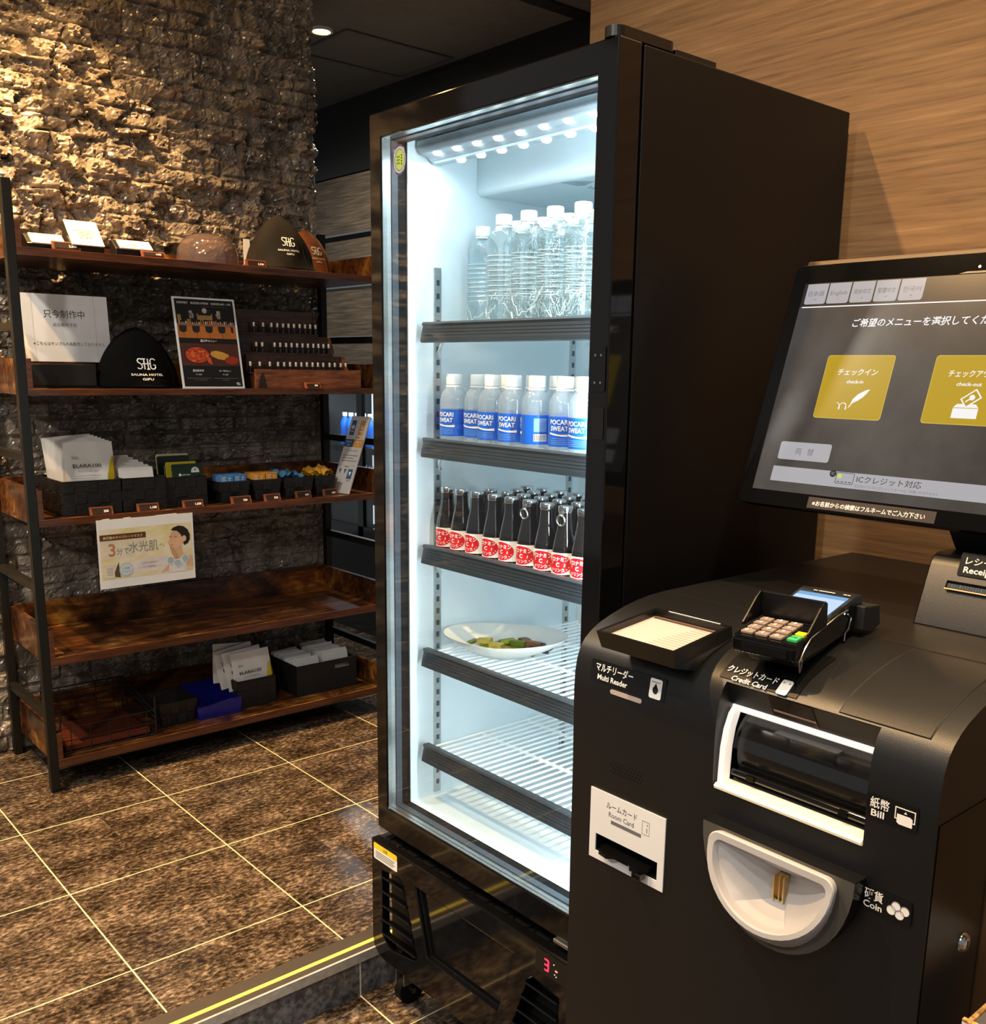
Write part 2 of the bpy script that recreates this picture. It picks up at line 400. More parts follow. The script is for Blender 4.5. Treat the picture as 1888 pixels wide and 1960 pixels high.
def tag(o, label=None, cat=None, group=None, kind=None):
    if label: o['label'] = label
    if cat: o['category'] = cat
    if group: o['group'] = group
    if kind: o['kind'] = kind
    return o
def thing(name, loc, label, cat, group=None, rot=None):
    o = bpy.data.objects.new(name, None); COL.objects.link(o); o.location = loc; o.empty_display_size = 0.05
    o['_org'] = (0.0, 0.0, 0.0) if rot is not None else tuple(loc)
    if rot is not None: o.rotation_euler = rot
    return tag(o, label, cat, group)
def local(name, label, cat, group=None):
    """a thing modelled round its own origin, to be placed afterwards"""
    o = bpy.data.objects.new(name, None); COL.objects.link(o); o['_org'] = (0.0, 0.0, 0.0); o.empty_display_size = 0.05
    return tag(o, label, cat, group)
def kids(o): return [c for c in bpy.data.objects if c.parent == o]
def dup(root, loc, rotz=0.0, label=None, group=None, name=None):
    r = root.copy(); COL.objects.link(r); r.location = loc; r.rotation_euler = (0, 0, rotz)
    if label: r['label'] = label
    if group: r['group'] = group
    for ch in kids(root):
        c = ch.copy(); COL.objects.link(c); c.parent = r
        for g in kids(ch):
            d = g.copy(); COL.objects.link(d); d.parent = c
    return r
def struct(mb, name, **k): return tag(mb.build(name, origin=k.pop('origin', (0, 0, 0)), **k), kind='structure')
ORD = ['first', 'second', 'third', 'fourth', 'fifth', 'sixth', 'seventh', 'eighth', 'ninth', 'tenth', 'eleventh', 'twelfth', 'thirteenth', 'fourteenth', 'fifteenth', 'sixteenth']

# ================================================================== the room
ZL = -0.117                                    # lower floor, one step down
b = MB(); b.box(-4.2, 3.2, -1.165, 4.2, ZL-0.05, 0, 'floor'); struct(b, 'floor')
b = MB(); b.box(-4.2, 0.82, -5.2, -1.172, ZL-0.05, ZL, 'floor'); struct(b, 'floor_lower')
b = MB(); b.box(-4.2, 0.72, -1.172, -1.165, ZL, -0.022, 'riser'); struct(b, 'riser_1')
M['nosing'] = mat('nosing_brown', '#2b231c', 0.6, var=0.15)
M['metal_edge'] = mat('metal_edge', '#b5b7b8', 0.45, 0.6, var=0.15, vscale=60)
b = MB(); b.box(-4.2, 0.72, -1.172, -1.098, 0.0, 0.003, 'nosing')
b.box(-4.2, 0.72, -1.153, -1.141, 0.003, 0.0042, 'yellow')
b.box(-4.2, 0.72, -1.178, -1.172, -0.022, 0.003, 'metal_edge')
struct(b, 'trim_1')
b = MB(); b.box(-4.2, 0.9, -5.2, 1.2, 3.2, 3.3, 'ceil'); struct(b, 'ceiling')
b = MB(); b.box(0.72, 0.84, -5.2, -1.15, ZL, 3.2, 'wood_wall'); struct(b, 'wall_right')

def stone_wall():
    """split-face stone cladding: courses of small blocks, each with a broken, many-sided face"""
    rs = np.random.RandomState(7)
    x0, x1, z0, z1, st = -1.75, 1.045, 0.0, 3.2, 0.0066
    nx, nz = int((x1-x0)/st)+1, int((z1-z0)/st)+1
    X, Z = np.meshgrid(np.linspace(x0, x1, nx), np.linspace(z0, z1, nz))
    def facets(cell, amp, tilt, aspect, seed):
        r = np.random.RandomState(seed); P = 512
        jx, jz = r.rand(P, P), r.rand(P, P); val = r.rand(P, P)-0.5; gx, gz = r.randn(P, P)*tilt, r.randn(P, P)*tilt
        u, w = X/(cell*aspect)+50, Z/cell+50
        iu, iw = np.floor(u).astype(int), np.floor(w).astype(int)
        best = np.full(u.shape, 1e9); h = np.zeros(u.shape)
        for a in (-1, 0, 1):
            for c in (-1, 0, 1):
                ku, kw = (iu+a) % P, (iw+c) % P
                du, dw = u-(iu+a+jx[ku, kw]), w-(iw+c+jz[ku, kw]); d = du*du+dw*dw
                hh = amp*(val[ku, kw]+gx[ku, kw]*du+gz[ku, kw]*dw)
                k = d < best; best = np.where(k, d, best); h = np.where(k, hh, h)
        return h
    # courses and blocks
    H = 0.060; row = np.floor(Z/H).astype(int); joint = np.minimum(Z-row*H, (row+1)*H-Z)
    base = np.zeros(X.shape); jx = np.full(X.shape, 1.0); ta = np.zeros(X.shape); dep = np.zeros(X.shape)
    for k in range(row.max()+1):
        edges = [x0-rs.rand()*0.2]
        while edges[-1] < x1: edges.append(edges[-1]+rs.uniform(0.09, 0.30))
        e = np.array(edges); m = row == k; xx = X[m]; i = np.searchsorted(e, xx)-1; i = np.clip(i, 0, len(e)-2)
        base[m] = rs.rand(len(e))[i]; ta[m] = (rs.randn(len(e))*0.06)[i]*(xx-(e[i]+e[i+1])/2)
        dep[m] = rs.uniform(0.55, 1.25, len(e))[i]
        jx[m] = np.minimum(xx-e[i], e[i+1]-xx)
    rough = facets(0.068, 0.025, 0.60, 1.5, 1)+facets(0.026, 0.009, 0.6, 1.3, 2)+facets(0.012, 0.0035, 0.6, 1.2, 3)
    gain = 0.62+0.95*np.clip((Z-1.1)/0.8, 0, 1)
    h = base*0.012+ta+rough*dep*gain
    j = np.clip(np.minimum(joint/0.009, jx/0.007), 0, 1)
    h = (h+0.012)*(0.55+0.45*j)-0.003*(1-j)
    Y = 0.742-h
    verts = np.stack([X, Y, Z], -1).reshape(-1, 3)
    idx = np.arange(nx*nz).reshape(nz, nx)
    q = np.stack([idx[:-1, :-1], idx[:-1, 1:], idx[1:, 1:], idx[1:, :-1]], -1).reshape(-1, 4)
    # the free end at the right returns to the back
    last = idx[:, -1]; nb = len(verts)
    back = verts[last].copy(); back[:, 1] = 0.95; verts = np.vstack([verts, back])
    bi = nb+np.arange(nz)
    q = np.vstack([q, np.stack([last[:-1], bi[:-1], bi[1:], last[1:]], -1)])
    me = bpy.data.meshes.new('wall_back')
    me.vertices.add(len(verts)); me.vertices.foreach_set('co', verts.ravel().astype(np.float32))
    me.loops.add(q.size); me.loops.foreach_set('vertex_index', q.ravel().astype(np.int32))
    me.polygons.add(len(q)); me.polygons.foreach_set('loop_start', np.arange(0, q.size, 4, dtype=np.int32))
    me.polygons.foreach_set('use_smooth', np.zeros(len(q), dtype=bool)); me.update(calc_edges=True); me.validate()
    me.materials.append(ramp_mat('split_stone', [(0.3, '#544c42'), (0.5, '#7d7264'), (0.7, '#a19584')], 12, (1.6, 1, 0.7), 0.24, spec=0.85, bump=0.7, detail=12))
    o = bpy.data.objects.new('wall_back', me); COL.objects.link(o)
    tag(o, kind='structure'); return o
stone_wall()

# ---- the room seen past the end of the stone wall
b = MB()
zs = [0.17, 0.56, 1.055, 1.555, 2.12, 2.46]
b.box(2.02, 2.12, -1.15, 4.2, 0, 2.83, 'black_matte')
for k in range(len(zs)-1):
    b.box(1.985, 2.02, -1.15, 4.2, zs[k]+0.012, zs[k+1]-0.025, 'plank')
    b.box(1.985, 2.02, -1.15, 4.2, zs[k]+0.003, zs[k]+0.012, 'alu')
b.box(1.99, 2.02, -1.15, 4.2, 0, 0.165, 'black_gloss')
b.box(1.99, 2.02, -1.15, 4.2, 2.445, 2.83, 'dark_wall')
struct(b, 'wall_far')
b = MB(); b.box(1.975, 1.985, 1.2, 3.2, 1.835, 1.885, 'alu'); struct(b, 'trim_2')
b = MB(); b.box(1.06, 3.2, -1.2, 4.2, 2.83, 2.95, 'ceil')
b.box(1.30, 1.985, 0.12, 0.20, 2.822, 2.83, 'black_matte')
struct(b, 'ceiling_corridor')
b = MB(); b.box(0.9, 1.06, -1.2, 4.2, 2.83, 3.3, 'ceil'); struct(b, 'beam_1')
b = MB(); b.box(1.06, 2.0, 4.1, 4.2, 0, 2.83, 'dark_wall'); struct(b, 'wall_side')
# recessed downlights of the lobby ceiling
glow = emis('lobby_lamp_glow', '#ffc46e', 130)
for k, (x, y, wh) in enumerate(((0.02, 0.22, 'nearest the stone wall end'), (-0.55, 0.22, 'second from the stone wall end'), (-1.15, 0.22, 'third from the stone wall end'), (-1.50, -0.42, 'over the lobby floor'), (-1.5, -2.3, 'near the entrance side'))):
    t = thing('downlight', (x, y, 3.19), f'round recessed warm downlight in the high lobby ceiling, {wh}', 'ceiling light')
    b = MB(); b.lathe([(0.062, 0.010), (0.062, -0.002), (0.052, -0.002), (0.048, 0.008)], M['white_pl'], 28, T=Matrix.Translation((x, y, 3.19))); b.build('trim_ring', t)
    b = MB(); b.lathe([(0.0005, 0.006), (0.049, 0.006)], glow, 24, T=Matrix.Translation((x, y, 3.19)), smooth=False); b.build('lamp', t)
# corridor downlight and a ceiling hatch
t = thing('downlight', (1.29, 1.07, 2.822), 'small round warm recessed downlight glowing in the dark corridor ceiling', 'ceiling light')
T = FR((1.29, 1.07, 2.822), (1, 0, 0), (0, -1, 0))
b = MB(); b.lathe([(0.050, 0.008), (0.050, -0.003), (0.040, -0.003), (0.036, 0.006)], M['white_pl'], 28, T=Matrix.Translation((1.29, 1.07, 2.822))); b.build('trim_ring', t)
b = MB(); b.lathe([(0.0005, 0.0045), (0.037, 0.0045)], emis('downlight_glow', '#ffd48a', 14), 24, T=Matrix.Translation((1.29, 1.07, 2.822)), smooth=False); b.build('lamp', t)
b = MB(); o_ = rrect(1.36, 0.98, 1.95, 1.42, 0); i_ = rrect(1.372, 0.992, 1.938, 1.408, 0)
b.ring(o_, i_, 2.824, 2.83, mat('hatch_frame', '#4a4844', 0.4, var=0.1)); b.poly(i_, 2.8285, 'ceil')
tag(b.build('ceiling_hatch'), 'thin framed access hatch in the dark ceiling beyond the stone wall', 'hatch')

# second drinks cabinet, seen behind the rack
t = thing('drinks_cabinet', (1.82, 1.40, 0), 'black framed glass door drinks cabinet glowing in the room behind the rack', 'refrigerator')
b = MB(); b.box(1.64, 1.98, 0.98, 1.02, 0, 1.36, 'black_paint'); b.box(1.64, 1.98, 1.70, 1.74, 0, 1.36, 'black_paint')
b.box(1.95, 1.98, 1.02, 1.70, 0, 1.36, 'black_paint'); b.box(1.64, 1.95, 1.02, 1.70, 1.31, 1.36, 'black_paint'); b.box(1.64, 1.95, 1.02, 1.70, 0, 0.5, 'black_gloss')
b.build('body', t)
b = MB(); b.box(1.93, 1.945, 1.03, 1.69, 0.52, 1.30, mat('cabinet_liner', '#c8d4d8', 0.4, emit='#cfe4f0', estr=0.9)); b.build('liner', t)  # liner glows by itself so the cabinet looks lit inside
b = MB()
for z in (0.98, 0.72): b.box(1.68, 1.93, 1.03, 1.69, z-0.03, z, 'black_plastic')
b.build('shelf', t)
b = MB(); b.box(1.62, 1.64, 0.98, 1.03, 0.5, 1.35, 'black_gloss'); b.box(1.62, 1.64, 1.31, 1.36, 0.5, 1.35, 'black_gloss'); b.box(1.62, 1.64, 1.66, 1.74, 0.5, 1.35, 'black_gloss')
b.box(1.62, 1.64, 0.98, 1.74, 0.5, 0.58, 'black_gloss'); b.box(1.62, 1.64, 0.98, 1.74, 1.30, 1.35, 'black_gloss'); b.build('door_frame', t)
b = MB(); b.box(1.63, 1.634, 1.03, 1.66, 0.58, 1.30, 'pane'); b.build('glass', t)
b = MB(); b.box(1.617, 1.62, 0.98, 1.74, 0.492, 0.502, 'alu'); b.box(1.617, 1.64, 0.98, 1.74, 0.288, 0.296, 'alu'); b.build('trim_strip', t)
lab_far = mat('far_blue', '#1a62c8', 0.4, emit='#1a62c8', estr=0.12)  # far bottles, blue and yellow, get a faint glow in their colour
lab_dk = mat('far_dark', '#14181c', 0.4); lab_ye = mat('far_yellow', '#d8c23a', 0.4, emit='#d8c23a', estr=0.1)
def far_bottle(x, y, z, body, h, lab, name):
    t = local(name, lab, 'bottle', 'drinks in the far cabinet')
    b = MB(); b.lathe([(0.0005, 0), (0.026, 0), (0.027, h*0.55), (0.024, h*0.7), (0.012, h*0.86), (0.0115, h*0.9)], body, 14); b.build('body', t)
    b = MB(); b.lathe([(0.013, h*0.89), (0.013, h), (0.0005, h)], 'cap_w', 12); b.build('cap', t)
    t.location = (x, y, z)
for k in range(5):
    far_bottle(1.72, 1.385+k*0.062, 0.985, lab_far, 0.17, f'blue bottle behind the cabinet glass beyond the rack, {ORD[k]} from the right', 'drink_bottle')
for k in range(5):
    far_bottle(1.72, 1.385+k*0.062, 0.725, lab_ye if k > 2 else lab_dk, 0.16, f'{"yellow" if k > 2 else "dark"} bottle on the lower shelf of the far cabinet, {ORD[k]} from the right', 'drink_bottle')
area('cabinet_light', (1.70, 1.35, 1.29), (1.78, 1.36, 0.5), 5, 0.5, 0.05, (0.85, 0.95, 1))
# low wooden bench in that room
t = thing('bench', (1.15, 0.2, 0), 'low brown wooden bench top with pale edge, behind the right end of the rack', 'bench')
b = MB(); b.box(1.12, 1.5, -0.3, 0.42, 0.262, 0.30, ramp_mat('bench_wood', [(0.3, '#6b543c'), (0.7, '#94785a')], 8, (1, 1, 8), 0.4)); b.build('seat', t, bevel=0.003)
for x, y in ((1.15, 0.36), (1.47, 0.36), (1.15, -0.26), (1.47, -0.26)):
    b = MB(); b.box(x-0.02, x+0.02, y-0.02, y+0.02, 0, 0.262, 'black_paint'); b.build('leg', t)

# ================================================================== glass door fridge
FX, FY0, FY1 = 0.027, -1.906, -1.218
fr = thing('display_fridge', (0.36, -1.562, ZL), 'tall black glass door drinks fridge lit white inside, standing by the step', 'refrigerator')
b = MB()
b.box(0.086, 0.683, FY0, FY0+0.044, 0.03, 1.895, 'black_paint'); b.box(0.086, 0.683, FY1-0.044, FY1, 0.03, 1.895, 'black_paint')
b.box(0.086, 0.683, FY0+0.044, FY1-0.044, 1.864, 1.895, 'black_paint'); b.box(0.625, 0.683, FY0+0.044, FY1-0.044, 0.03, 1.864, 'black_paint')
b.box(0.086, 0.625, FY0+0.044, FY1-0.044, 0.344, 0.396, 'black_paint'); b.box(0.02, 0.625, FY0+0.044, FY1-0.044, 0.03, 0.05, 'black_matte')
b.build('cabinet', fr, bevel=0.002)
b = MB(); b.box(0.684, 0.700, FY0+0.01, FY1-0.01, 0.06, 1.86, 'steel_dark'); b.build('back_panel', fr)
LY0, LY1 = -1.861, -1.263
b = MB()
b.box(0.088, 0.624, LY1-0.002, LY1, 0.397, 1.863, 'white_in'); b.box(0.088, 0.624, LY0, LY0+0.002, 0.397, 1.863, 'white_in')
b.box(0.088, 0.624, LY0, LY1, 0.397, 0.403, 'white_in'); b.box(0.088, 0.624, LY0, LY1, 1.858, 1.863, 'white_in'); b.box(0.618, 0.624, LY0, LY1, 0.397, 1.863, 'white_in')
b.build('liner', fr)
b = MB(); b.prism([(0.280, 1.764), (0.617, 1.764), (0.617, 1.857), (0.272, 1.857), (0.272, 1.772)], LY0+0.003, LY1-0.003, 'white_in', Matrix(((1, 0, 0, 0), (0, 0, 1, 0), (0, 1, 0, 0), (0, 0, 0, 1))))
ev = b.build('cooling_unit', fr, bevel=0.004)
b = MB()
for k in range(5):
    r = 0.020+0.011*k
    for sgn in (-1, 1):
        pts = [(0.345+sgn*r*math.sin(a)*0.9, -1.515-r*math.cos(a), 1.7637) for a in [math.radians(25+13*i) for i in range(6)]]
        b.tube(pts, 0.0011, mat('vent_grey', '#7d8f99', 0.5, var=0.03) if 'vent_grey' not in bpy.data.materials else bpy.data.materials['vent_grey'], 5)
b.build('vent', ev)
# pilasters with hook slots
for y, sg in ((LY1-0.002, -1), (LY0+0.002, 1)):
    for x in (0.163, 0.575):
        b = MB(); b.box(x-0.0095, x+0.0095, y, y+sg*0.004, 0.41, 1.607, 'alu')
        for k in range(42): b.box(x-0.0035, x+0.0045, y+sg*0.004, y+sg*0.0046, 0.43+k*0.0278, 0.442+k*0.0278, 'steel_dark')
        b.build('pilaster', fr)
SHZ = [1.481, 1.239, 1.004, 0.766, 0.537]
for z in SHZ:
    b = MB()
    for k in range(26):
        y = -1.287-k*0.0224
        b.tube([(0.128, y, z-0.003), (0.60, y, z-0.003)], 0.0026, 'wire_w', 6)
    for x in (0.13, 0.29, 0.44, 0.598): b.tube([(x, -1.282, z-0.009), (x, -1.848, z-0.009)], 0.004, 'wire_w', 6)
    sh = b.build('wire_shelf', fr)
    b = MB()
    pr = [(0.126, z+0.010), (0.112, z+0.011), (0.109, z+0.007), (0.112, z+0.002), (0.106, z-0.022), (0.105, z-0.030), (0.109, z-0.032), (0.126, z-0.028)]
    b.prism(pr, -1.848, -1.284, 'rail', Matrix(((1, 0, 0, 0), (0, 0, 1, 0), (0, 1, 0, 0), (0, 0, 0, 1))))
    for q in (0.25, 0.5, 0.75):
        b.box(0.1058+0.006*(1-q)-0.0006, 0.1062+0.006*(1-q), -1.846, -1.287, z-0.022+0.024*(1-q)-0.0006, z-0.022+0.024*(1-q)+0.0006, 'steel_dark')
    b.build('price_rail', sh)
    for y in (-1.279, -1.852):                                         # hooks that carry the shelf
        b = MB(); b.tube([(0.163, y, z-0.005), (0.168, y, z-0.03), (0.158, y, z-0.05), (0.163, y, z-0.062)], 0.004, 'chrome', 6); b.build('clip', sh)
# lamp along the top front
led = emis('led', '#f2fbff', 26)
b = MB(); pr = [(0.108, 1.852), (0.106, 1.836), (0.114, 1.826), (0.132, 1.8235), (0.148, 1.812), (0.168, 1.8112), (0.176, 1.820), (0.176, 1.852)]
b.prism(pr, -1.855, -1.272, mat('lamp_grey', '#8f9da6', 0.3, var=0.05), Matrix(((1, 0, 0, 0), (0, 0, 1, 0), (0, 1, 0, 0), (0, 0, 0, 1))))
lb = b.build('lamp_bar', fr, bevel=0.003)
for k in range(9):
    for x, y, z in ((0.126, -1.318-0.0632*k, 1.8238), (0.160, -1.352-0.0632*k, 1.8105)):  # lower row is added: glowing dots drawn for the LEDs' reflection
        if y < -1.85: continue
        b = MB(); b.lathe([(0.0005, -0.003), (0.007, -0.0026), (0.0098, 0.001)], led, 16, T=Matrix.Translation((x, y, z))); b.build('led_dot', lb)
area('fridge_lamp', (0.14, -1.56, 1.815), (0.20, -1.56, 0.5), 1.9, 0.56, 0.05, (0.82, 0.95, 1.0))
area('fridge_side_lamp', (0.098, -1.853, 1.1), (0.25, -1.263, 1.1), 9.0, 0.012, 1.4, (0.84, 0.95, 1.0))
# door
Tz = front((0, 0, 0))                                   # local x = -y, local y = z, local z = -x
out = [(-FY1, 0.344), (-FY0, 0.344), (-FY0, 1.897), (-FY1, 1.897)]
inn = [(1.258, 0.402), (1.862, 0.402), (1.862, 1.849), (1.258, 1.849)]
b = MB(); b.ring(out, inn, -0.027, -0.080, 'black_gloss', Tz); door = b.build('door', fr, bevel=0.0025)
def inset(p, d): return [(p[0][0]+d, p[0][1]+d), (p[1][0]-d, p[1][1]+d), (p[2][0]-d, p[2][1]-d), (p[3][0]+d, p[3][1]-d)]
b = MB(); b.ring(inset(inn, 0.0), inset(inn, 0.0015), -0.030, -0.050, 'alu', Tz); b.build('inner_trim', door)
b = MB(); b.ring(inset(inn, -0.002), inset(inn, 0.004), -0.051, -0.066, 'gasket', Tz); b.ring(inset(inn, -0.002), inset(inn, 0.002), -0.068, -0.088, 'rubber', Tz); b.build('gasket', door)
b = MB(); b.box(0.036, 0.040, -1.8605, -1.2595, 0.4035, 1.8475, 'pane'); b.build('glass', door)
b = MB()                                              # lock plates on the right stile
T = front((0.0266, -1.886, 1.40)); b.poly(rrect(-0.013, -0.036, 0.016, 0.036, 0.004), 0.0012, 'black_gloss', T); b.poly(rrect(-0.012, -0.114, 0.015, -0.062, 0.003), 0.0008, 'black_plastic', T)
for x, y in ((-0.007, 0.022), (0.006, 0.022), (-0.007, -0.022), (0.006, -0.022)): b.disc(x, y, 0.0022, 0.0018, 'chrome', T, 10)
b.build('lock_plate', door)
b = MB(); T = front((0.0355, -1.312, 1.800))
for r, c in ((1.0, '#2d3550'), (0.86, '#8d93a8'), (0.76, '#33407a'), (0.62, '#3f6b45')):
    b.disc(0, 0, 0.0235*r, 0.0001+0.0002*(1-r), mat('sticker_'+c[1:], c, 0.5, var=0.05), T, 28, ry=0.029*r)
for k in range(9): b.rect(-0.019+k*0.0042, -0.022, -0.0180+k*0.0042, 0.022, 0.0002, mat('sticker_line', '#aab0c0', 0.5, var=0.05) if k == 0 else bpy.data.materials['sticker_line'], T)
b.disc(0.001, 0, 0.0145, 0.0003, mat('sticker_green', '#7c9a45', 0.5, var=0.1), T, 24, ry=0.019)
for q in (-0.006, 0.0, 0.006): b.rect(-0.010, q-0.0016, 0.002, q+0.0016, 0.0004, mat('sticker_green_dark', '#42602e', 0.5, var=0.1), T)
for q in (-0.008, -0.0027, 0.0027, 0.008): b.rect(0.006, q-0.0017, 0.0095, q+0.0017, 0.0004, 'ink', T)
b.build('sticker', door)
b = MB(); b.prism(rrect(0.024, -1.904, 0.165, -1.868, 0.017, 6), 1.8975, 1.913, 'black_plastic'); b.prism(rrect(0.165, -1.902, 0.27, -1.872, 0.003), 1.8955, 1.904, 'black_plastic'); b.build('hinge_cover', fr, bevel=0.002)
b = MB(); b.box(0.02, 0.07, -1.868, -1.822, 0.336, 0.3435, 'alu'); b.build('hinge', fr, bevel=0.001)
# plinth with louvres
PX = 0.004
sil = [(1.224, 0.325), (1.224, 0.07), (1.230, 0.048), (1.246, 0.034), (1.275, 0.028), (1.850, 0.028), (1.878, 0.034), (1.894, 0.048), (1.900, 0.07), (1.900, 0.325)]
b = MB(); b.prism(sil, -PX, -PX-0.022, 'black_gloss', Tz); pl = b.build('plinth', fr, weld=True)
lw = [(1.266, 0.258), (1.340, 0.266), (1.352, 0.255), (1.402, 0.100), (1.394, 0.088), (1.296, 0.068), (1.266, 0.095)]
rw = [(3.124-x, z-0.018 if z > 0.2 else z) for x, z in lw][::-1]
ce = [(1.398, 0.272), (1.726, 0.272), (1.683, 0.118), (1.441, 0.118)]
cs = []
for q in (lw, rw):
    c_ = MB(); c_.prism(q, 0.03, -0.06, 'black_gloss', Tz); cs.append(c_)
c_ = MB(); c_.prism(ce, 0.03, -PX-0.013, 'black_gloss', Tz); cs.append(c_)
cut(pl, cs)
md = pl.modifiers.new('edge', 'BEVEL'); md.width = 0.0025; md.segments = 2; md.limit_method = 'ANGLE'; md.angle_limit = math.radians(35)
b = MB(); b.box(PX+0.022, 0.09, FY0+0.006, FY1-0.006, 0.302, 0.3225, 'black_paint')
for k in range(9):                                     # air slots in the ledge
    y = -1.262-k*0.062
    b.prism(rrect(0.026, y-0.046, 0.066, y, 0.010), 0.3226, 0.3229, 'rubber')
    ro = rrect(0.024, y-0.048, 0.068, y+0.002, 0.011); ri = rrect(0.0265, y-0.0455, 0.0655, y-0.0005, 0.0095); b.ring(ro, ri, 0.3226, 0.3250, 'black_gloss')
b.build('vent_ledge', pl)
for side in (0, 1):
    for k in range(5):
        zc = 0.232-k*0.036-(0.014 if side else 0)
        q_ = 1.348+max(0, 0.255-zc)/0.155*0.05; y0, y1 = (-1.268, -q_) if not side else (-1.857, -(3.124-q_))
        b = MB(); T = Matrix.Translation((0.020, (y0+y1)/2, zc)) @ Matrix.Rotation(math.radians(32), 4, 'Y')
        b.box(-0.024, 0.016, -abs(y1-y0)/2, abs(y1-y0)/2, -0.0015, 0.0015, 'black_gloss', T); b.build('louvre', pl)
b = MB(); b.box(0.05, 0.058, FY0+0.02, FY1-0.02, 0.05, 0.30, 'black_matte'); b.build('inner_screen', pl)
b = MB(); T = front((PX, -1.282, 0.298)); b.poly(rrect(-0.047, -0.020, 0.047, 0.020, 0.004), 0.0006, 'paper', T); b.poly(rrect(-0.047, 0.006, 0.047, 0.020, 0.004, corners=(1, 1, 0, 0)), 0.0009, mat('warn_yellow', '#e8d21e', 0.5, var=0.03), T)
b.text('注意', 0, 0.009, 0.009, 0.0012, 'ink', T, 'C')
for k in range(4): b.rect(-0.040, -0.001-k*0.0045, 0.038-0.006*(k % 2), 0.001-k*0.0045, 0.0009, 'ink_grey', T)
b.build('warning_sticker', pl)
b = MB(); T = front((PX, -1.838, 0.296)); b.poly(rrect(-0.045, -0.024, 0.05, 0.024, 0.005), 0.0008, 'black_plastic', T)
red = emis('display_red', '#ff2038', 5)
def seg3(x, y, h, w, t):
    for q in (h, h/2, 0): b.rect(x-w, y+q-t, x+w, y+q+t, 0.0014, red, T)
    b.rect(x+w-t, y, x+w+t, y+h, 0.0015, red, T)
seg3(-0.014+0.0, -0.012, 0.022, 0.0052, 0.0016)
b.rect(0.010, -0.003, 0.016, 0.000, 0.0014, emis('display_dot', '#ff7a5a', 4), T)
for x, y in ((0.006, 0.009), (0.009, -0.010), (0.013, -0.013)): b.disc(x, y, 0.0012, 0.0014, emis('display_white', '#ffffff', 2), T, 8)
b.build('temperature_display', pl)
for x, y in ((0.075, -1.262), (0.62, -1.262), (0.075, -1.862), (0.62, -1.862)):
    b = MB(); b.box(x-0.025, x+0.025, y-0.022, y+0.022, 0.026, 0.030, 'alu'); b.box(x-0.02, x+0.03, y-0.018, y-0.014, -0.06, 0.026, 'alu'); b.box(x-0.02, x+0.03, y+0.014, y+0.018, -0.06, 0.026, 'alu')
    ca = b.build('caster', fr)
    b = MB(); b.cyl((x+0.008, y-0.012, ZL+0.036), (x+0.008, y+0.012, ZL+0.036), 0.036, 'rubber', n=24); b.build('wheel', ca, bevel=0.003)
    b = MB(); b.cyl((x+0.008, y-0.020, ZL+0.036), (x+0.008, y+0.020, ZL+0.036), 0.007, 'chrome', n=10); b.build('axle', ca)

# ------------------------------------------------------------------ what stands in the fridge
def placed(proto, spots, group, label):
    for k, (x, y, z, rz) in enumerate(spots):
        if k == 0:
            o = proto; o.location = (x, y, z); o.rotation_euler = (0, 0, rz); o['label'] = label(k); o['group'] = group
        else: dup(proto, (x, y, z), rz, label(k), group)
# water bottles: ribbed, crinkled clear bottles with white caps
t = local('water_bottle', '', 'bottle')
b = MB(); pr = [(0.0005, 0.001), (0.026, 0.0), (0.0325, 0.004), (0.0335, 0.02)]
for k in range(9): pr += [(0.0335, 0.058+k*0.0095), (0.0318, 0.0615+k*0.0095)]
pr += [(0.0335, 0.150), (0.0335, 0.160), (0.0322, 0.169), (0.0288, 0.178), (0.0225, 0.186), (0.0160, 0.191), (0.0140, 0.197)]
b.lathe(pr, 'pet', 32); b.build('body', t)
b = MB()
rs = random.Random(5)
for k in range(26):                                    # the crinkled lower half, its glints drawn as pale lines
    a = rs.random()*2*PI; z = rs.uniform(0.008, 0.055); L_ = rs.uniform(0.25, 0.7); d = rs.choice((-1, 1))
    b.tube([(0.0338*math.cos(a+L_*u), 0.0338*math.sin(a+L_*u), z+d*0.016*u+0.004*math.sin(6*u)) for u in (0, 0.25, 0.5, 0.75, 1)], 0.0007, 'pet_glint', 5)
for k in range(9): b.tube([(0.0337*math.cos(2*PI*i/28), 0.0337*math.sin(2*PI*i/28), 0.058+k*0.0095) for i in range(28)], 0.0005, 'pet_glint', 4, True)  # whitish rings paint the highlights along the ribs
b.build('crease_glints', t)
b = MB(); b.lathe([(0.0165, 0.188), (0.0168, 0.191), (0.0150, 0.192)], 'cap_w', 24); b.lathe([(0.0158, 0.193), (0.0164, 0.195), (0.0162, 0.211), (0.0150, 0.213), (0.0005, 0.2135)], 'cap_w', 28); b.build('cap', t)
z = SHZ[0]+0.0005
spots = [(0.172, -1.474-0.0735*k, z, k*0.9) for k in range(5)]+[(0.252, y, z, y*9) for y in (-1.312, -1.430, -1.505, -1.580, -1.655, -1.735)]+[(0.335, y, z, y*7) for y in (-1.40, -1.48, -1.56)]
def wl(k):
    if k < 5: return f'clear water bottle with white cap, {ORD[k]} from the left in the front row'
    if k < 11: return f'clear water bottle in the second row of the top shelf, {ORD[k-5]} from the left'
    return f'clear water bottle in the back row of the top shelf, {ORD[k-11]} from the left'
placed(t, spots, 'water bottles on the top fridge shelf', wl)

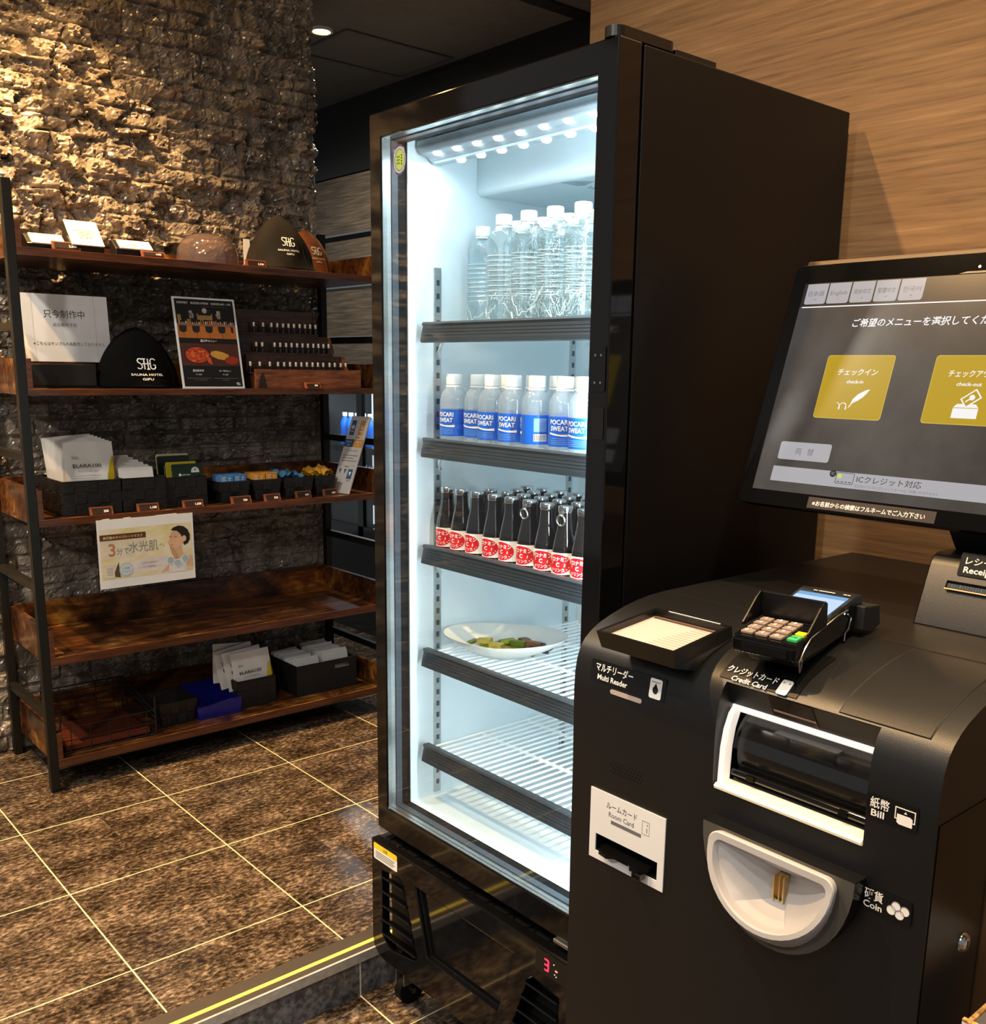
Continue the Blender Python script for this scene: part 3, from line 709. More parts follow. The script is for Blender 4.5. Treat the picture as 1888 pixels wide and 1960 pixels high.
# sports drink: smooth bottle, blue label with a white wave
t = local('sports_drink_bottle', '', 'bottle')
b = MB(); R = 0.0305
b.lathe([(0.0005, 0.001), (0.026, 0.0), (0.030, 0.004), (R, 0.012), (R, 0.088), (0.0298, 0.096), (0.0262, 0.108), (0.0185, 0.117), (0.0150, 0.121), (0.0148, 0.126)], 'pet2', 32); b.build('body', t)
b = MB(); b.lathe([(R+0.0004, 0.016), (R+0.0004, 0.072)], 'blue_lab', 40)
def wr(b, u0, u1, f0, f1, m, off=0.0008, n=14):
    """a patch on the cylinder between the curves f0 and f1 (heights) from u0 to u1 (arc length, 0 = front)"""
    v = []
    for i in range(n+1):
        u = u0+(u1-u0)*i/n; a = -PI/2+u/R
        for f in (f0, f1):
            zz = f(i/n) if callable(f) else f
            v.append(((R+off)*math.cos(a), (R+off)*math.sin(a), zz))
    b.add(v, [(2*i, 2*i+2, 2*i+3, 2*i+1) for i in range(n)], m, True)
T = Matrix(((1, 0, 0, 0), (0, 0, -1, 0), (0, 1, 0, 0), (0, 0, 0, 1)))
b.text('POCARI', 0, 0.0575, 0.0125, R+0.0009, 'white_ink', T, 'C', w=0.040, bold=0.02, wrap=R+0.0009)
b.text('SWEAT', 0, 0.0455, 0.0125, R+0.0009, 'white_ink', T, 'C', w=0.037, bold=0.02, wrap=R+0.0009)
wr(b, -0.021, 0.022, lambda q: 0.041-0.006*math.sin(q*1.5)-0.002*(1-q), lambda q: 0.0425-0.003*math.sin(q*PI*0.9)-0.0015*q, 'white_ink')
for k in range(4): wr(b, -0.019, 0.019, 0.0205+k*0.0034, 0.0213+k*0.0034, mat('label_pale', '#7fa8e6', 0.5, var=0.05) if k == 0 else bpy.data.materials['label_pale'])
wr(b, 0.052, 0.078, 0.022, 0.036, 'white_ink')
for k in range(9): wr(b, 0.0535+k*0.0026, 0.0545+k*0.0026, 0.0235, 0.0345, 'ink', 0.0012, 2)
wr(b, 0.052, 0.078, 0.040, 0.066, bpy.data.materials['label_pale'], 0.0006)
b.build('label', t)
b = MB(); b.lathe([(0.0175, 0.119), (0.0175, 0.122), (0.0155, 0.123)], 'cap_w', 24); b.lathe([(0.0166, 0.124), (0.0170, 0.126), (0.0168, 0.143), (0.0158, 0.146), (0.0005, 0.1465)], 'cap_w', 28); b.build('cap', t)
z = SHZ[1]+0.0005
fa = -1.24                                             # label turned towards the fridge door
spots = [(0.163, -1.327, z, fa-0.1), (0.179, -1.390, z, fa-0.12), (0.158, -1.462, z, fa-0.05), (0.157, -1.527, z, fa+0.05), (0.158, -1.596, z, -2.62), (0.164, -1.668, z, fa+0.12), (0.153, -1.733, z, fa-0.1)]
spots += [(0.240, y, z, fa+y*3) for y in (-1.345, -1.415, -1.497, -1.568, -1.640, -1.712)]
def pl_(k):
    if k < 7: return f'blue labelled sports drink bottle, {ORD[k]} from the left in the front row'
    return f'blue labelled sports drink bottle in the rear row, {ORD[k-7]} from the left'
placed(t, spots, 'sports drinks on the second fridge shelf', pl_)

# vitamin drinks: small brown glass bottles, red round on a white label, pull-ring caps
def vit(name, ring):
    t = local(name, '', 'bottle'); R = 0.0250
    b = MB(); b.lathe([(0.0005, 0.0008), (0.022, 0.0), (R, 0.003), (R, 0.050), (0.0246, 0.056), (0.0215, 0.072), (0.0175, 0.090), (0.0150, 0.104), (0.0142, 0.118), (0.0140, 0.130)], 'brown_glass', 28); b.build('body', t)
    b = MB(); b.lathe([(R+0.0004, 0.006), (R+0.0004, 0.048)], 'white_ink', 36)
    n = 22; rr = 0.0245; v = [((R+0.0008)*math.cos(-PI/2), (R+0.0008)*math.sin(-PI/2), 0.0265)]
    for i in range(n):
        u = rr*math.cos(2*PI*i/n)*1.12; zz = 0.0265+0.019*math.sin(2*PI*i/n); a = -PI/2+u/R; v.append(((R+0.0008)*math.cos(a), (R+0.0008)*math.sin(a), zz))
    # subdivided so the round follows the glass
    for ri in (0.33, 0.66, 1.0):
        pass
    rings = [[((R+0.0008)*math.cos(-PI/2+(rr*q*math.cos(2*PI*i/n)*1.12)/R), (R+0.0008)*math.sin(-PI/2+(rr*q*math.cos(2*PI*i/n)*1.12)/R), 0.0265+0.019*q*math.sin(2*PI*i/n)) for i in range(n)] for q in (0.03, 0.35, 0.7, 1.0)]
    b.loft(rings, 'red_lab')
    b.text('オロナミン', 0, 0.0325, 0.0095, R+0.0013, 'white_ink', T, 'C', w=0.046, bold=0.03, wrap=R+0.0013)
    b.text('C', 0, 0.0215, 0.0115, R+0.0013, 'white_ink', T, 'C', bold=0.03, wrap=R+0.0013)
    b.text('ドリンク', 0, 0.0115, 0.0085, R+0.0013, 'white_ink', T, 'C', w=0.027, bold=0.02, wrap=R+0.0013)
    b.build('label', t)
    b = MB(); b.lathe([(0.0140, 0.124), (0.0152, 0.126), (0.0152, 0.133), (0.0140, 0.1365), (0.0005, 0.137)], 'chrome', 24)
    c = b.build('cap', t)
    if ring:
        b = MB(); b.tube([(0.009*math.cos(a), -0.0185-0.001*math.sin(a), 0.110+0.010*math.sin(a)) for a in [2*PI*i/18 for i in range(18)]], 0.0016, 'alu', 6, closed=True)
        b.box(-0.004, 0.004, -0.0185, -0.0150, 0.118, 0.128, 'alu'); b.build('pull_ring', c)
    return t
v0 = vit('vitamin_drink_bottle', False); v1 = vit('vitamin_drink_bottle', True)
z = SHZ[2]+0.0005; fs = []
ys = [-1.301, -1.352, -1.405, -1.4625, -1.516, -1.572, -1.628, -1.680, -1.7325]
for k, y in enumerate(ys): fs.append((0.166 if k < 6 else 0.162, y, z, fa-0.15+[0.0, -0.1, -0.2, -0.05, -0.15, 0.0, 0.2, 0.1, 0.1][k], k in (5, 7), f'brown glass vitamin drink bottle, {ORD[k]} from the left in the front row'))
for r_ in range(3):
    n_ = 0
    for k in range(7):
        y = -1.385-k*0.0545-(0.027 if r_ % 2 else 0)+0.0
        if y < -1.82: continue
        fs.append((0.219+r_*0.0535, y, z, fa+0.7*k, k in (1, 4) and r_ == 0, f'brown glass vitamin drink bottle, {ORD[n_]} from the left in the {ORD[r_+1]} row from the door')); n_ += 1
first = {}
for x, y, z_, rz, ring, lab in fs:
    p = v1 if ring else v0
    if ring not in first: first[ring] = 1; p.location = (x, y, z_); p.rotation_euler = (0, 0, rz); p['label'] = lab; p['group'] = 'vitamin drinks on the third fridge shelf'
    else: dup(p, (x, y, z_), rz, lab, 'vitamin drinks on the third fridge shelf')
# oval dish of wrapped chocolates
t = local('serving_dish', 'shallow white oval dish holding wrapped chocolates on the fourth fridge shelf', 'dish'); t['_org'] = (0.0, 0.0, 0.0)
b = MB(); prof = [(0.0, 0.004), (0.30, 0.004), (0.48, 0.010), (0.78, 0.026), (0.97, 0.0405), (1.0, 0.041), (0.985, 0.037), (0.80, 0.020), (0.50, 0.0), (0.0, 0.0)]
b.loft([[(0.142*max(r, 0.002)*math.cos(2*PI*i/40), 0.108*max(r, 0.002)*math.sin(2*PI*i/40), z+0.006*abs(math.cos(2*PI*i/40))*r) for i in range(40)] for r, z in prof], mat('porcelain', '#e4e6e0', 0.15, var=0.02)); b.build('bowl', t)
ang = math.atan2(-0.227, 0.169)
t.location = (0.252, -1.405, SHZ[3]+0.0005); t.rotation_euler = (0, 0, ang)
cols = {'green': M.setdefault('foil_green', mat('foil_green', '#7b8c26', 0.3, 0.5, var=0.2)), 'gold': M.setdefault('foil_gold', mat('foil_gold', '#cbb95a', 0.28, 0.6, var=0.2)), 'brown': M.setdefault('foil_brown', mat('foil_brown', '#7a5236', 0.35, 0.3, var=0.2)), 'navy': M.setdefault('foil_navy', mat('foil_navy', '#3a3f58', 0.3, 0.5, var=0.2))}
protos = {}
rs = random.Random(11); ca, sa = math.cos(ang), math.sin(ang)
cand = [(-0.082, 0.012, 0, 'green'), (-0.045, -0.03, 0, 'gold'), (-0.045, 0.012, 0, 'green'), (-0.05, 0.012, 1, 'gold'), (-0.02, 0.04, 0, 'navy'), (-0.012, -0.045, 0, 'gold'), (0.0, 0.0, 0, 'gold'), (0.008, 0.035, 0, 'green'), (0.0, 0.02, 1, 'green'), (0.03, -0.035, 0, 'gold'), (0.03, 0.0, 0, 'green'), (0.028, 0.012, 1, 'green'), (0.035, 0.035, 1, 'brown'), (0.058, -0.03, 0, 'navy'), (0.062, 0.0, 0, 'brown'), (0.062, 0.012, 1, 'brown'), (0.068, 0.03, 0, 'navy'), (0.085, -0.012, 0, 'navy'), (-0.015, -0.02, 1, 'gold'), (0.088, 0.018, 0, 'navy')]
cnt = {}
for k, (u, w, lv, c) in enumerate(cand):
    if c not in protos:
        p = local('wrapped_chocolate', '', 'chocolate'); b = MB(); b.box(-0.017, 0.017, -0.008, 0.008, 0, 0.010, cols[c]); b.box(-0.0175, 0.0175, -0.004, 0.004, 0.010, 0.0104, cols[c]); b.build('wrapper', p, bevel=0.0015); protos[c] = p; o = p
    else: o = dup(protos[c], (0, 0, 0))
    x = 0.252+u*ca-w*sa; y = -1.405+u*sa+w*ca
    rr_ = math.hypot(u/0.142, w/0.108)
    o.location = (x, y, SHZ[3]+0.0075+0.028*max(0, rr_-0.42)+lv*0.0115)
    o.rotation_euler = (rs.uniform(-0.2, 0.2), rs.uniform(-0.15, 0.15), rs.uniform(-0.5, 0.5)+ang+(0.9 if k % 4 == 0 else 0))
    cnt[c] = cnt.get(c, 0)+1
    o['label'] = f'small {dict(green="green foil", gold="pale gold foil", brown="brown foil", navy="dark blue foil")[c]} wrapped chocolate among the sweets in the white oval dish'
    o['group'] = f'{c} foil chocolates in the dish'

# ================================================================== self check-in kiosk
KY0, KY1 = -2.58, -2.0
ki = thing('check_in_kiosk', (0.25, -2.29, ZL), 'black self check-in payment kiosk with rounded desk, right of the fridge', 'kiosk')
XZ = Matrix(((1, 0, 0, 0), (0, 0, 1, 0), (0, 1, 0, 0), (0, 0, 0, 1)))      # local (x, y, d) -> world (x, d, y)
prof = [(-0.118, ZL), (-0.119, 0.40), (-0.1205, 0.80), (-0.122, 0.88), (-0.1225, 0.915), (-0.1215, 0.94), (-0.118, 0.962), (-0.111, 0.981), (-0.101, 0.993), (-0.087, 1.0035), (-0.068, 1.013), (-0.045, 1.021), (-0.015, 1.0295), (0.015, 1.0355), (0.045, 1.0395), (0.080, 1.0415), (0.20, 1.0425), (0.668, 1.043), (0.668, ZL)]
b = MB(); b.prism(prof, KY0, KY1, 'kiosk', XZ, smooth=True)
shell = b.build('housing', ki, weld=True)
cs = []
c_ = MB(); c_.box(-0.40, 0.012, -2.494, -2.270, 0.843, 0.990, 'black_matte'); cs.append(c_)
T = front((-0.12, 0, 0))
c_ = MB(); c_.prism(rrect(2.057, 0.6645, 2.182, 0.694, 0.006), 0.05, -0.035, 'black_matte', T); cs.append(c_)
cut(shell, cs)
b = MB(); b.box(-0.1165, 0.03, KY0-0.0012, KY0-0.0002, ZL+0.01, 0.90, 'kiosk_side'); b.build('side_cover', ki)
b = MB(); b.box(0.032, 0.664, KY0-0.003, KY0-0.0002, ZL+0.01, 0.98, mat('side_brown', '#4a3422', 0.45, var=0.15)); b.build('side_panel', ki)
b = MB(); Tm = FR((-0.018, KY0-0.001, 0.717), (1, 0, 0), (0, 0, 1)); b.lathe([(0.0005, 0.006), (0.008, 0.006), (0.010, 0.005), (0.0125, 0.002), (0.013, 0)], 'chrome', 24, T=Tm @ Matrix.Scale(1, 4)); b.rect(-0.001, -0.005, 0.001, 0.005, 0.0064, 'ink', Tm); b.build('key_lock', ki)

def plate(y, z, w, h, m, items, name='label_plate', x=-0.1216, tilt=0.0, r=0.004, up=None):
    """small plate on the front; y, z = centre"""
    T = FR((x, y, z), (0, -1, 0), up or (0, 0, 1)); b = MB(); b.prism(rrect(-w/2, -h/2, w/2, h/2, r), -0.0002, 0.0008, m, T)
    items(b, T, 0.0011); return b.build(name, ki)
# labels
def it(b, T, d):
    b.text('マルチリーダー', -0.063, 0.001, 0.0138, d, 'white_ink', T, w=0.074, bold=0.018); b.text('Multi Reader', -0.058, -0.0125, 0.0115, d, 'white_ink', T, w=0.060, bold=0.018)
    b.prism(rrect(0.044, -0.0145, 0.066, 0.0145, 0.003), 0, 0.0012, 'white_ink', T); b.disc(0.055, -0.002, 0.0052, 0.0014, 'ink', T, 14, 0.0058); b.poly([(0.0505, 0.000), (0.0595, 0.000), (0.055, 0.0085)], 0.0014, 'ink', T); b.rect(0.047, 0.009, 0.063, 0.0102, 0.0014, 'ink_grey', T)
plate(-2.106, 0.9545, 0.146, 0.034, 'label_black', it, x=-0.1192, up=(0.14, 0, 1))
T = front((-0.1225, -2.1075, 0.930)); b = MB(); b.prism(rrect(-0.031, -0.0035, 0.031, 0.0035, 0.0034), 0, 0.0012, mat('led_bar', '#b9a99f', 0.35, var=0.03), T); b.build('status_bar', ki)
b = MB(); T = front((-0.1206, -2.112, 0.832))          # speaker holes
for i in range(10):
    for j in range(11):
        b.disc(-0.030+i*0.0066+(0.0033 if j % 2 else 0), -0.028+j*0.0056, 0.0015, 0.0003, 'rubber', T, 8)
b.build('speaker', ki)
T = front((-0.1206, -2.1185, 0.7085)); b = MB()
b.ring([(-0.075, -0.057), (0.075, -0.057), (0.075, 0.0585), (-0.075, 0.0585)], [(-0.062, -0.0435), (0.063, -0.0435), (0.063, -0.0145), (-0.062, -0.0145)], 0, 0.0018, 'white_pl', T)
b.text('ルームカード', -0.041, 0.0355, 0.0125, 0.0020, 'ink', T, w=0.062); b.text('Room Card', -0.036, 0.0225, 0.0115, 0.0020, 'ink_grey', T, w=0.051, bold=0.008)
ro = rrect(0.031, 0.020, 0.0455, 0.041, 0); ri = [(x*0.92+0.0383*0.08, y*0.94+0.0305*0.06) for x, y in ro]; b.ring(ro, ri, 0.0018, 0.0021, 'ink_grey', T); b.rect(0.040, 0.024, 0.0412, 0.031, 0.0021, 'ink_grey', T); b.disc(0.0415, 0.036, 0.0012, 0.0021, 'ink_grey', T, 8)
b.rect(-0.031, 0.0120, 0.030, 0.0178, 0.0020, 'ink_grey', T)
cp = b.build('card_panel', ki, bevel=0.0006, weld=True)
b = MB(); b.box(-0.119, -0.087, -2.180, -2.059, 0.6655, 0.668, 'black_gloss'); b.box(-0.0885, -0.0865, -2.182, -2.057, 0.664, 0.694, 'black_matte')
b.prism([(2.072, -0.125), (2.080, -0.140), (2.098, -0.143), (2.108, -0.134), (2.135, -0.134), (2.146, -0.143), (2.160, -0.140), (2.168, -0.125), (2.168, -0.09), (2.072, -0.09)], 0.6735, 0.6795, 'black_gloss', Matrix(((0, 1, 0, 0), (-1, 0, 0, 0), (0, 0, 1, 0), (0, 0, 0, 1))))
b.box(-0.143, -0.128, -2.166, -2.150, 0.664, 0.6735, 'black_gloss'); b.build('card_slot', ki, bevel=0.0012)
# --- bill unit
b = MB(); b.box(0.010, 0.0125, -2.494, -2.270, 0.843, 0.990, 'black_matte'); b.build('bill_recess', ki)
wl_ = mat('lit_frame', '#efeae4', 0.4, emit='#fff2e4', estr=0.55); wl2 = mat('lit_lower', '#eee4d2', 0.4, emit='#ffdc96', estr=0.4)
b = MB()
arc = [(-0.116, 0.846), (-0.1155, 0.870), (-0.1140, 0.900), (-0.1090, 0.925), (-0.100, 0.946), (-0.090, 0.956)]
pa = arc+[(x+0.018, z) for x, z in arc[::-1]]
b.prism(pa, -2.2815, -2.2725, wl_, XZ)
b.box(-0.092, -0.060, -2.4915, -2.2725, 0.9485, 0.957, wl_)
fr1 = b.build('bill_frame', ki, bevel=0.002, weld=True)
b = MB(); b.prism([(-0.1220, 0.8435), (-0.1235, 0.8475), (-0.1195, 0.8505), (-0.098, 0.8525), (-0.098, 0.8435)], -2.4925, -2.2735, wl2, XZ); b.build('bill_sill', ki)
b = MB(); b.prism([(-0.1035, 0.9893), (-0.090, 0.9575), (-0.02, 0.9575), (-0.02, 0.9893)][::-1], -2.4935, -2.2705, 'kiosk', XZ)
b.build('bill_hood', ki)
Th = FR((-0.0902, 0, 0.9575), (0, -1, 0), (-0.0135, 0, 0.0318))
b = MB(); b.poly([(2.339, 0.003), (2.406, 0.003), (2.400, 0.034), (2.335, 0.034)], 0.0006, 'black_gloss', Th); b.rect(2.341, 0.010, 2.404, 0.0135, 0.0012, mat('sensor_line', '#a08272', 0.4, var=0.05), Th); b.build('bill_sensor', ki)
b = MB(); drum = mat('bill_drum', '#181716', 0.22, var=0.1)
b.cyl((-0.038, -2.491, 0.893), (-0.038, -2.286, 0.893), 0.054, drum, n=48); b.build('bill_drum', ki)
b = MB(); b.cyl((-0.098, -2.491, 0.8655), (-0.098, -2.286, 0.8655), 0.0055, 'black_gloss', n=14); b.cyl((-0.092, -2.491, 0.852), (-0.092, -2.286, 0.852), 0.005, 'black_plastic', n=14)
for y in (-2.318, -2.455): b.box(-0.106, -0.096, y-0.006, y+0.006, 0.862, 0.870, 'black_gloss')
b.build('roller', ki)
b = MB(); pts = [(-0.045+0.060*math.cos(math.radians(a)), 0.893+0.060*math.sin(math.radians(a))) for a in range(100, 176, 8)]
b.prism(pts+[(x*0.97+(-0.045)*0.03, z*0.97+0.893*0.03) for x, z in pts[::-1]], -2.490, -2.287, 'clear', XZ)
b.box(-0.098, -0.060, -2.438, -2.345, 0.936, 0.9385, 'clear'); b.box(-0.100, -0.097, -2.438, -2.345, 0.922, 0.9385, 'clear'); b.box(-0.100, -0.062, -2.438, -2.436, 0.920, 0.9385, 'clear'); b.box(-0.100, -0.062, -2.347, -2.345, 0.920, 0.9385, 'clear')
b.build('bill_window', ki)
def it(b, T, d):
    b.text('紙幣', -0.027, -0.001, 0.0145, d, 'white_ink', T, w=0.024, bold=0.012); b.text('Bill', -0.025, -0.0125, 0.0118, d, 'white_ink', T, w=0.0165, bold=0.02)
    o_ = [(0.004, -0.006), (0.029, -0.006), (0.029, 0.009), (0.004, 0.009)]; i_ = [(0.0052, -0.0048), (0.0278, -0.0048), (0.0278, 0.0078), (0.0052, 0.0078)]; b.ring(o_, i_, 0, 0.0011, 'white_ink', T)
    b.poly([(0.007, -0.0095), (0.010, -0.0115), (0.026, -0.0115), (0.026, -0.001), (0.023, 0.001), (0.007, 0.001)], 0.0014, 'white_ink', T); b.poly([(0.015, 0.003), (0.019, 0.003), (0.017, 0.006)], 0.0013, 'white_ink', T)
plate(-2.5265, 0.9005, 0.064, 0.031, 'label_black', it, x=-0.1228)
def it(b, T, d):
    b.text('硬貨', -0.027, 0.0005, 0.0145, d, 'white_ink', T, w=0.024, bold=0.012); b.text('Coin', -0.0275, -0.0115, 0.0118, d, 'white_ink', T, w=0.024, bold=0.02)
    for x, y in ((0.008, -0.003), (0.0135, 0.004), (0.0185, -0.005), (0.0245, 0.002)): b.disc(x, y, 0.0058, d+x*0.002, 'white_ink', T, 18); b.tube([(x+0.0058*math.cos(2*PI*i/18), y+0.0058*math.sin(2*PI*i/18), d+0.0001+x*0.002) for i in range(18)], 0.00035, 'ink_grey', 4, True, T)
plate(-2.5295, 0.7825, 0.065, 0.031, 'label_black', it, x=-0.1216)
# --- coin tray
T = front((-0.1205, -2.390, 0.800))
def dshape(w, h, cr, top=0.0, n=10, cx=0.0):
    p = []
    for i in range(n+1):
        a = math.radians(90*i/n); p.append((cx+w-cr+cr*math.sin(a)*1.0, top-cr+cr*math.cos(a)))
    m_ = 22
    for i in range(1, m_):
        a = PI*i/m_; p.append((cx+w*math.cos(a), top-cr-(h-cr)*math.sin(a)))
    for i in range(n+1):
        a = math.radians(90*i/n); p.append((cx-w+cr-cr*math.cos(a), top-cr+cr*math.sin(a)))
    return p
b = MB(); pc = mat('tray_collar', '#4a4740', 0.5, var=0.08)
b.prism(dshape(0.1125, 0.138, 0.0015, 0.006, 2, -0.0035+0.003), 0.0, 0.026, pc, T, side=M['black_plastic']); co = b.build('coin_collar', ki, weld=True)
c_ = MB(); c_.prism(dshape(0.0815, 0.0860, 0.0085, -0.0068, 6), -0.06, 0.045, 'black_plastic', T); cut(co, [c_])
c_ = MB(); c_.prism(dshape(0.0815, 0.0860, 0.0085, -0.0068, 6), -0.06, 0.045, 'black_plastic', T); cut(shell, [c_])
def D3(w, h, cr, top, d_top, d_bot, cx=0.0):
    """D outline whose depth runs from d_top at its flat edge to d_bot at its round end"""
    return [(x, y, d_top+(d_bot-d_top)*(top-y)/h) for x, y in dshape(w, h, cr, top, 6, cx)]
b = MB(); cxx = 0.0
loops = [D3(0.088, 0.124, 0.012, 0.000, 0.020, 0.026, cxx), D3(0.0925, 0.115, 0.014, 0.003, 0.030, 0.046, cxx), D3(0.0935, 0.105, 0.015, 0.004, 0.036, 0.056, cxx), D3(0.0920, 0.1025, 0.0145, 0.003, 0.038, 0.0585, cxx),
         D3(0.0835, 0.0880, 0.010, -0.0055, 0.0385, 0.0575, cxx), D3(0.0825, 0.0865, 0.0095, -0.0065, 0.037, 0.054, cxx), D3(0.0800, 0.0830, 0.008, -0.0075, 0.031, 0.044, cxx)]
b.loft([[tuple(p) for p in L_] for L_ in loops], 'ivory', T)
inn_ = loops[-1]; n_ = len(inn_)
slot = [(-0.007+cxx, -0.036, -0.004), (0.008+cxx, -0.036, -0.004), (0.008+cxx, -0.072, 0.006), (-0.007+cxx, -0.072, 0.006)]
# three plane facets fall from the rim to the slot in the middle
v = list(inn_)+slot; f = []
topi = [i for i, p in enumerate(inn_) if p[1] > -0.0085]
L0 = max(topi, key=lambda i: -inn_[i][0]); R0 = max(topi, key=lambda i: inn_[i][0])
bot = min(range(n_), key=lambda i: inn_[i][1])
idx = list(range(R0, n_))+list(range(0, R0))          # starts at the right end of the flat edge, goes round the bottom
seq = idx[:]; iL = seq.index(L0); iB = seq.index(bot)
S = n_
for k in range(len(seq)):
    a, c = seq[k], seq[(k+1) % len(seq)]
    if k < iB*0.80: f.append((a, c, S+1))
    elif k < iB: f.append((a, c, S+2))
    elif k < iB+(iL-iB)*0.2: f.append((a, c, S+3))
    elif k < iL: f.append((a, c, S+0))
    else: f.append((a, c, S+0))
k8 = int(math.ceil(iB*0.80)); k2 = int(math.ceil(iB+(iL-iB)*0.2))
f += [(seq[k8], S+2, S+1), (seq[iB], S+3, S+2), (seq[k2], S+0, S+3), (seq[0], S+1, S+0)]
b.add(v, f, 'ivory', False, T)
bowl = b.build('coin_bowl', ki)
b = MB(); b.box(-0.006+cxx, 0.007+cxx, -0.071, -0.037, -0.006, 0.0015, 'gold', T); b.box(-0.0075+cxx, -0.0055+cxx, -0.072, -0.036, -0.002, 0.012, 'gold', T); b.box(0.0003+cxx, 0.0017+cxx, -0.072, -0.036, -0.002, 0.0105, 'gold', T); b.box(0.0065+cxx, 0.0085+cxx, -0.072, -0.036, -0.002, 0.011, 'gold', T); b.build('coin_slot', bowl)
# --- things let into the desk
def drape(poly, m, off, name, parent=ki, extra=None, seg=14):
    """a thin sheet that follows the rounded desk: poly = rectangle (s0, s1) across x and (y0, y1)"""
    xs0, xs1, y0, y1 = poly; b = MB(); v = []
    for i in range(seg+1):
        x = xs0+(xs1-xs0)*i/seg
        z = desk_z(x); n = desk_n(x)
        for y in (y0, y1): v.append((x+n[0]*off, y, z+n[1]*off))
    b.add(v, [(2*i, 2*i+2, 2*i+3, 2*i+1) for i in range(seg)], m, True)
    if extra: extra(b)
    return b.build(name, parent)
def desk_z(x):
    for (xa, za), (xb, zb) in zip(prof[4:], prof[5:]):
        if xa <= x <= xb: return za+(zb-za)*(x-xa)/(xb-xa) if xb > xa else za
    return 1.043
def desk_n(x):
    e = 0.004; dz = (desk_z(x+e)-desk_z(max(-0.12, x-e)))/(x+e-max(-0.12, x-e)); l_ = math.hypot(dz, 1); return (-dz/l_, 1/l_)
groove = mat('groove', '#060505', 0.6, var=0.2)
def outline(y0, y1, x0, x1, b, r=0.0009):
    N_ = 12; pts = [(x0, y1, 0), (x0, y0, 0)]
    path = [(x0, y0+(y1-y0)*i/6) for i in range(7)]+[(x0+(x1-x0)*i/N_, y1) for i in range(1, N_+1)]+[(x1, y1+(y0-y1)*i/6) for i in range(1, 7)]+[(x1+(x0-x1)*i/N_, y0) for i in range(1, N_)]
    b.tube([(x, y, desk_z(x)+0.0002) for x, y in path], r, groove, 4, True)
drape((-0.101, 0.076, -2.552, -2.438), 'kiosk', 0.0008, 'desk_cover', extra=lambda b: outline(-2.553, -2.437, -0.1015, 0.077, b))
b = MB(); b.tube([(0.083, y, 1.0417) for y in (-2.579, -2.4, -2.2, -2.001)], 0.0006, groove, 4); b.build('desk_seam', ki)
drape((-0.101, -0.012, -2.376, -2.256), 'label_black', 0.0014, 'card_label_plate')
xl = -0.093; nx_, nz_ = desk_n(xl)
Tc = FR((xl+nx_*0.002, -2.302, desk_z(xl)+nz_*0.002), (0, -1, 0), (nz_, 0, -nx_))
b = MB(); b.text('クレジットカード', -0.040, 0.0015, 0.0125, 0.0012, 'white_ink', Tc, w=0.079, bold=0.02); b.text('Credit Card', -0.026, -0.0115, 0.0115, 0.0012, 'white_ink', Tc, w=0.055, bold=0.02)
b.prism(rrect(0.044, -0.012, 0.060, 0.012, 0.003), 0, 0.0014, 'white_ink', Tc); b.rect(0.0465, 0.006, 0.049, 0.008, 0.0016, 'gold', Tc); b.rect(0.055, 0.006, 0.0575, 0.008, 0.0016, 'gold', Tc); b.build('card_label', ki)
# --- document scanner
b = MB(); y0, y1 = -2.226, -2.0815
v = [(-0.163, y1, 1.031), (-0.163, y0, 1.031), (-0.036, y0+0.002, 1.0465), (-0.036, y1-0.002, 1.0465), (-0.155, y1-0.004, 1.006), (-0.155, y0+0.004, 1.006), (-0.099, y0+0.012, 0.990), (-0.099, y1-0.012, 0.990), (-0.030, y0+0.004, 1.028), (-0.030, y1-0.004, 1.028)]
f = [(0, 4, 5, 1), (4, 7, 6, 5), (7, 9, 8, 6), (3, 2, 8, 9), (0, 3, 9, 7, 4), (1, 5, 6, 8, 2)]
b.add(v, f, 'black_plastic'); rim_o = [(-0.163, y1), (-0.163, y0), (-0.036, y0+0.002), (-0.036, y1-0.002)]; rim_i = [(-0.158, y1-0.006), (-0.158, y0+0.006), (-0.043, y0+0.008), (-0.043, y1-0.008)]
def zt_(x): return 1.031+(x+0.163)*0.122
vv = [(x, y, zt_(x)) for x, y in rim_o]+[(x, y, zt_(x)) for x, y in rim_i]+[(x, y, zt_(x)-0.010) for x, y in rim_i]
b.add(vv, [(i, (i+1) % 4, 4+(i+1) % 4, 4+i) for i in range(4)]+[(4+i, 4+(i+1) % 4, 8+(i+1) % 4, 8+i) for i in range(4)], 'black_plastic')
sc = b.build('document_scanner', ki)
b = MB(); b.add([(x, y, zt_(x)-0.0098) for x, y in rim_i], [(0, 1, 2, 3)], mat('scanner_bed', '#e8d6cc', 0.5, emit='#ffe2d2', estr=0.12, var=0.02))
b.add([(-0.0445, y0+0.009, zt_(-0.044)-0.0095), (-0.0445, y1-0.009, zt_(-0.044)-0.0095), (-0.052, y1-0.012, zt_(-0.052)-0.0095), (-0.052, y0+0.012, zt_(-0.052)-0.0095)], [(0, 1, 2, 3)], mat('scanner_edge', '#6b4f43', 0.4, var=0.05))
for k in range(13):
    x = -0.148+k*0.0076; b.box(x, x+0.0008, y0+0.010, y0+0.075-0.002*k, zt_(x)-0.0097, zt_(x)-0.0094, mat('scan_line', '#b59c8c', 0.5, var=0.03) if k == 0 else bpy.data.materials['scan_line'])
b.build('scan_bed', sc)
b = MB(); b.add([(x, y, zt_(x)-0.001) for x, y in rim_i], [(0, 1, 2, 3)], 'clear'); b.box(-0.0395, -0.0380, y0+0.02, y1-0.03, zt_(-0.039)+0.0002, zt_(-0.039)+0.0008, 'white_ink'); b.build('scan_glass', sc)
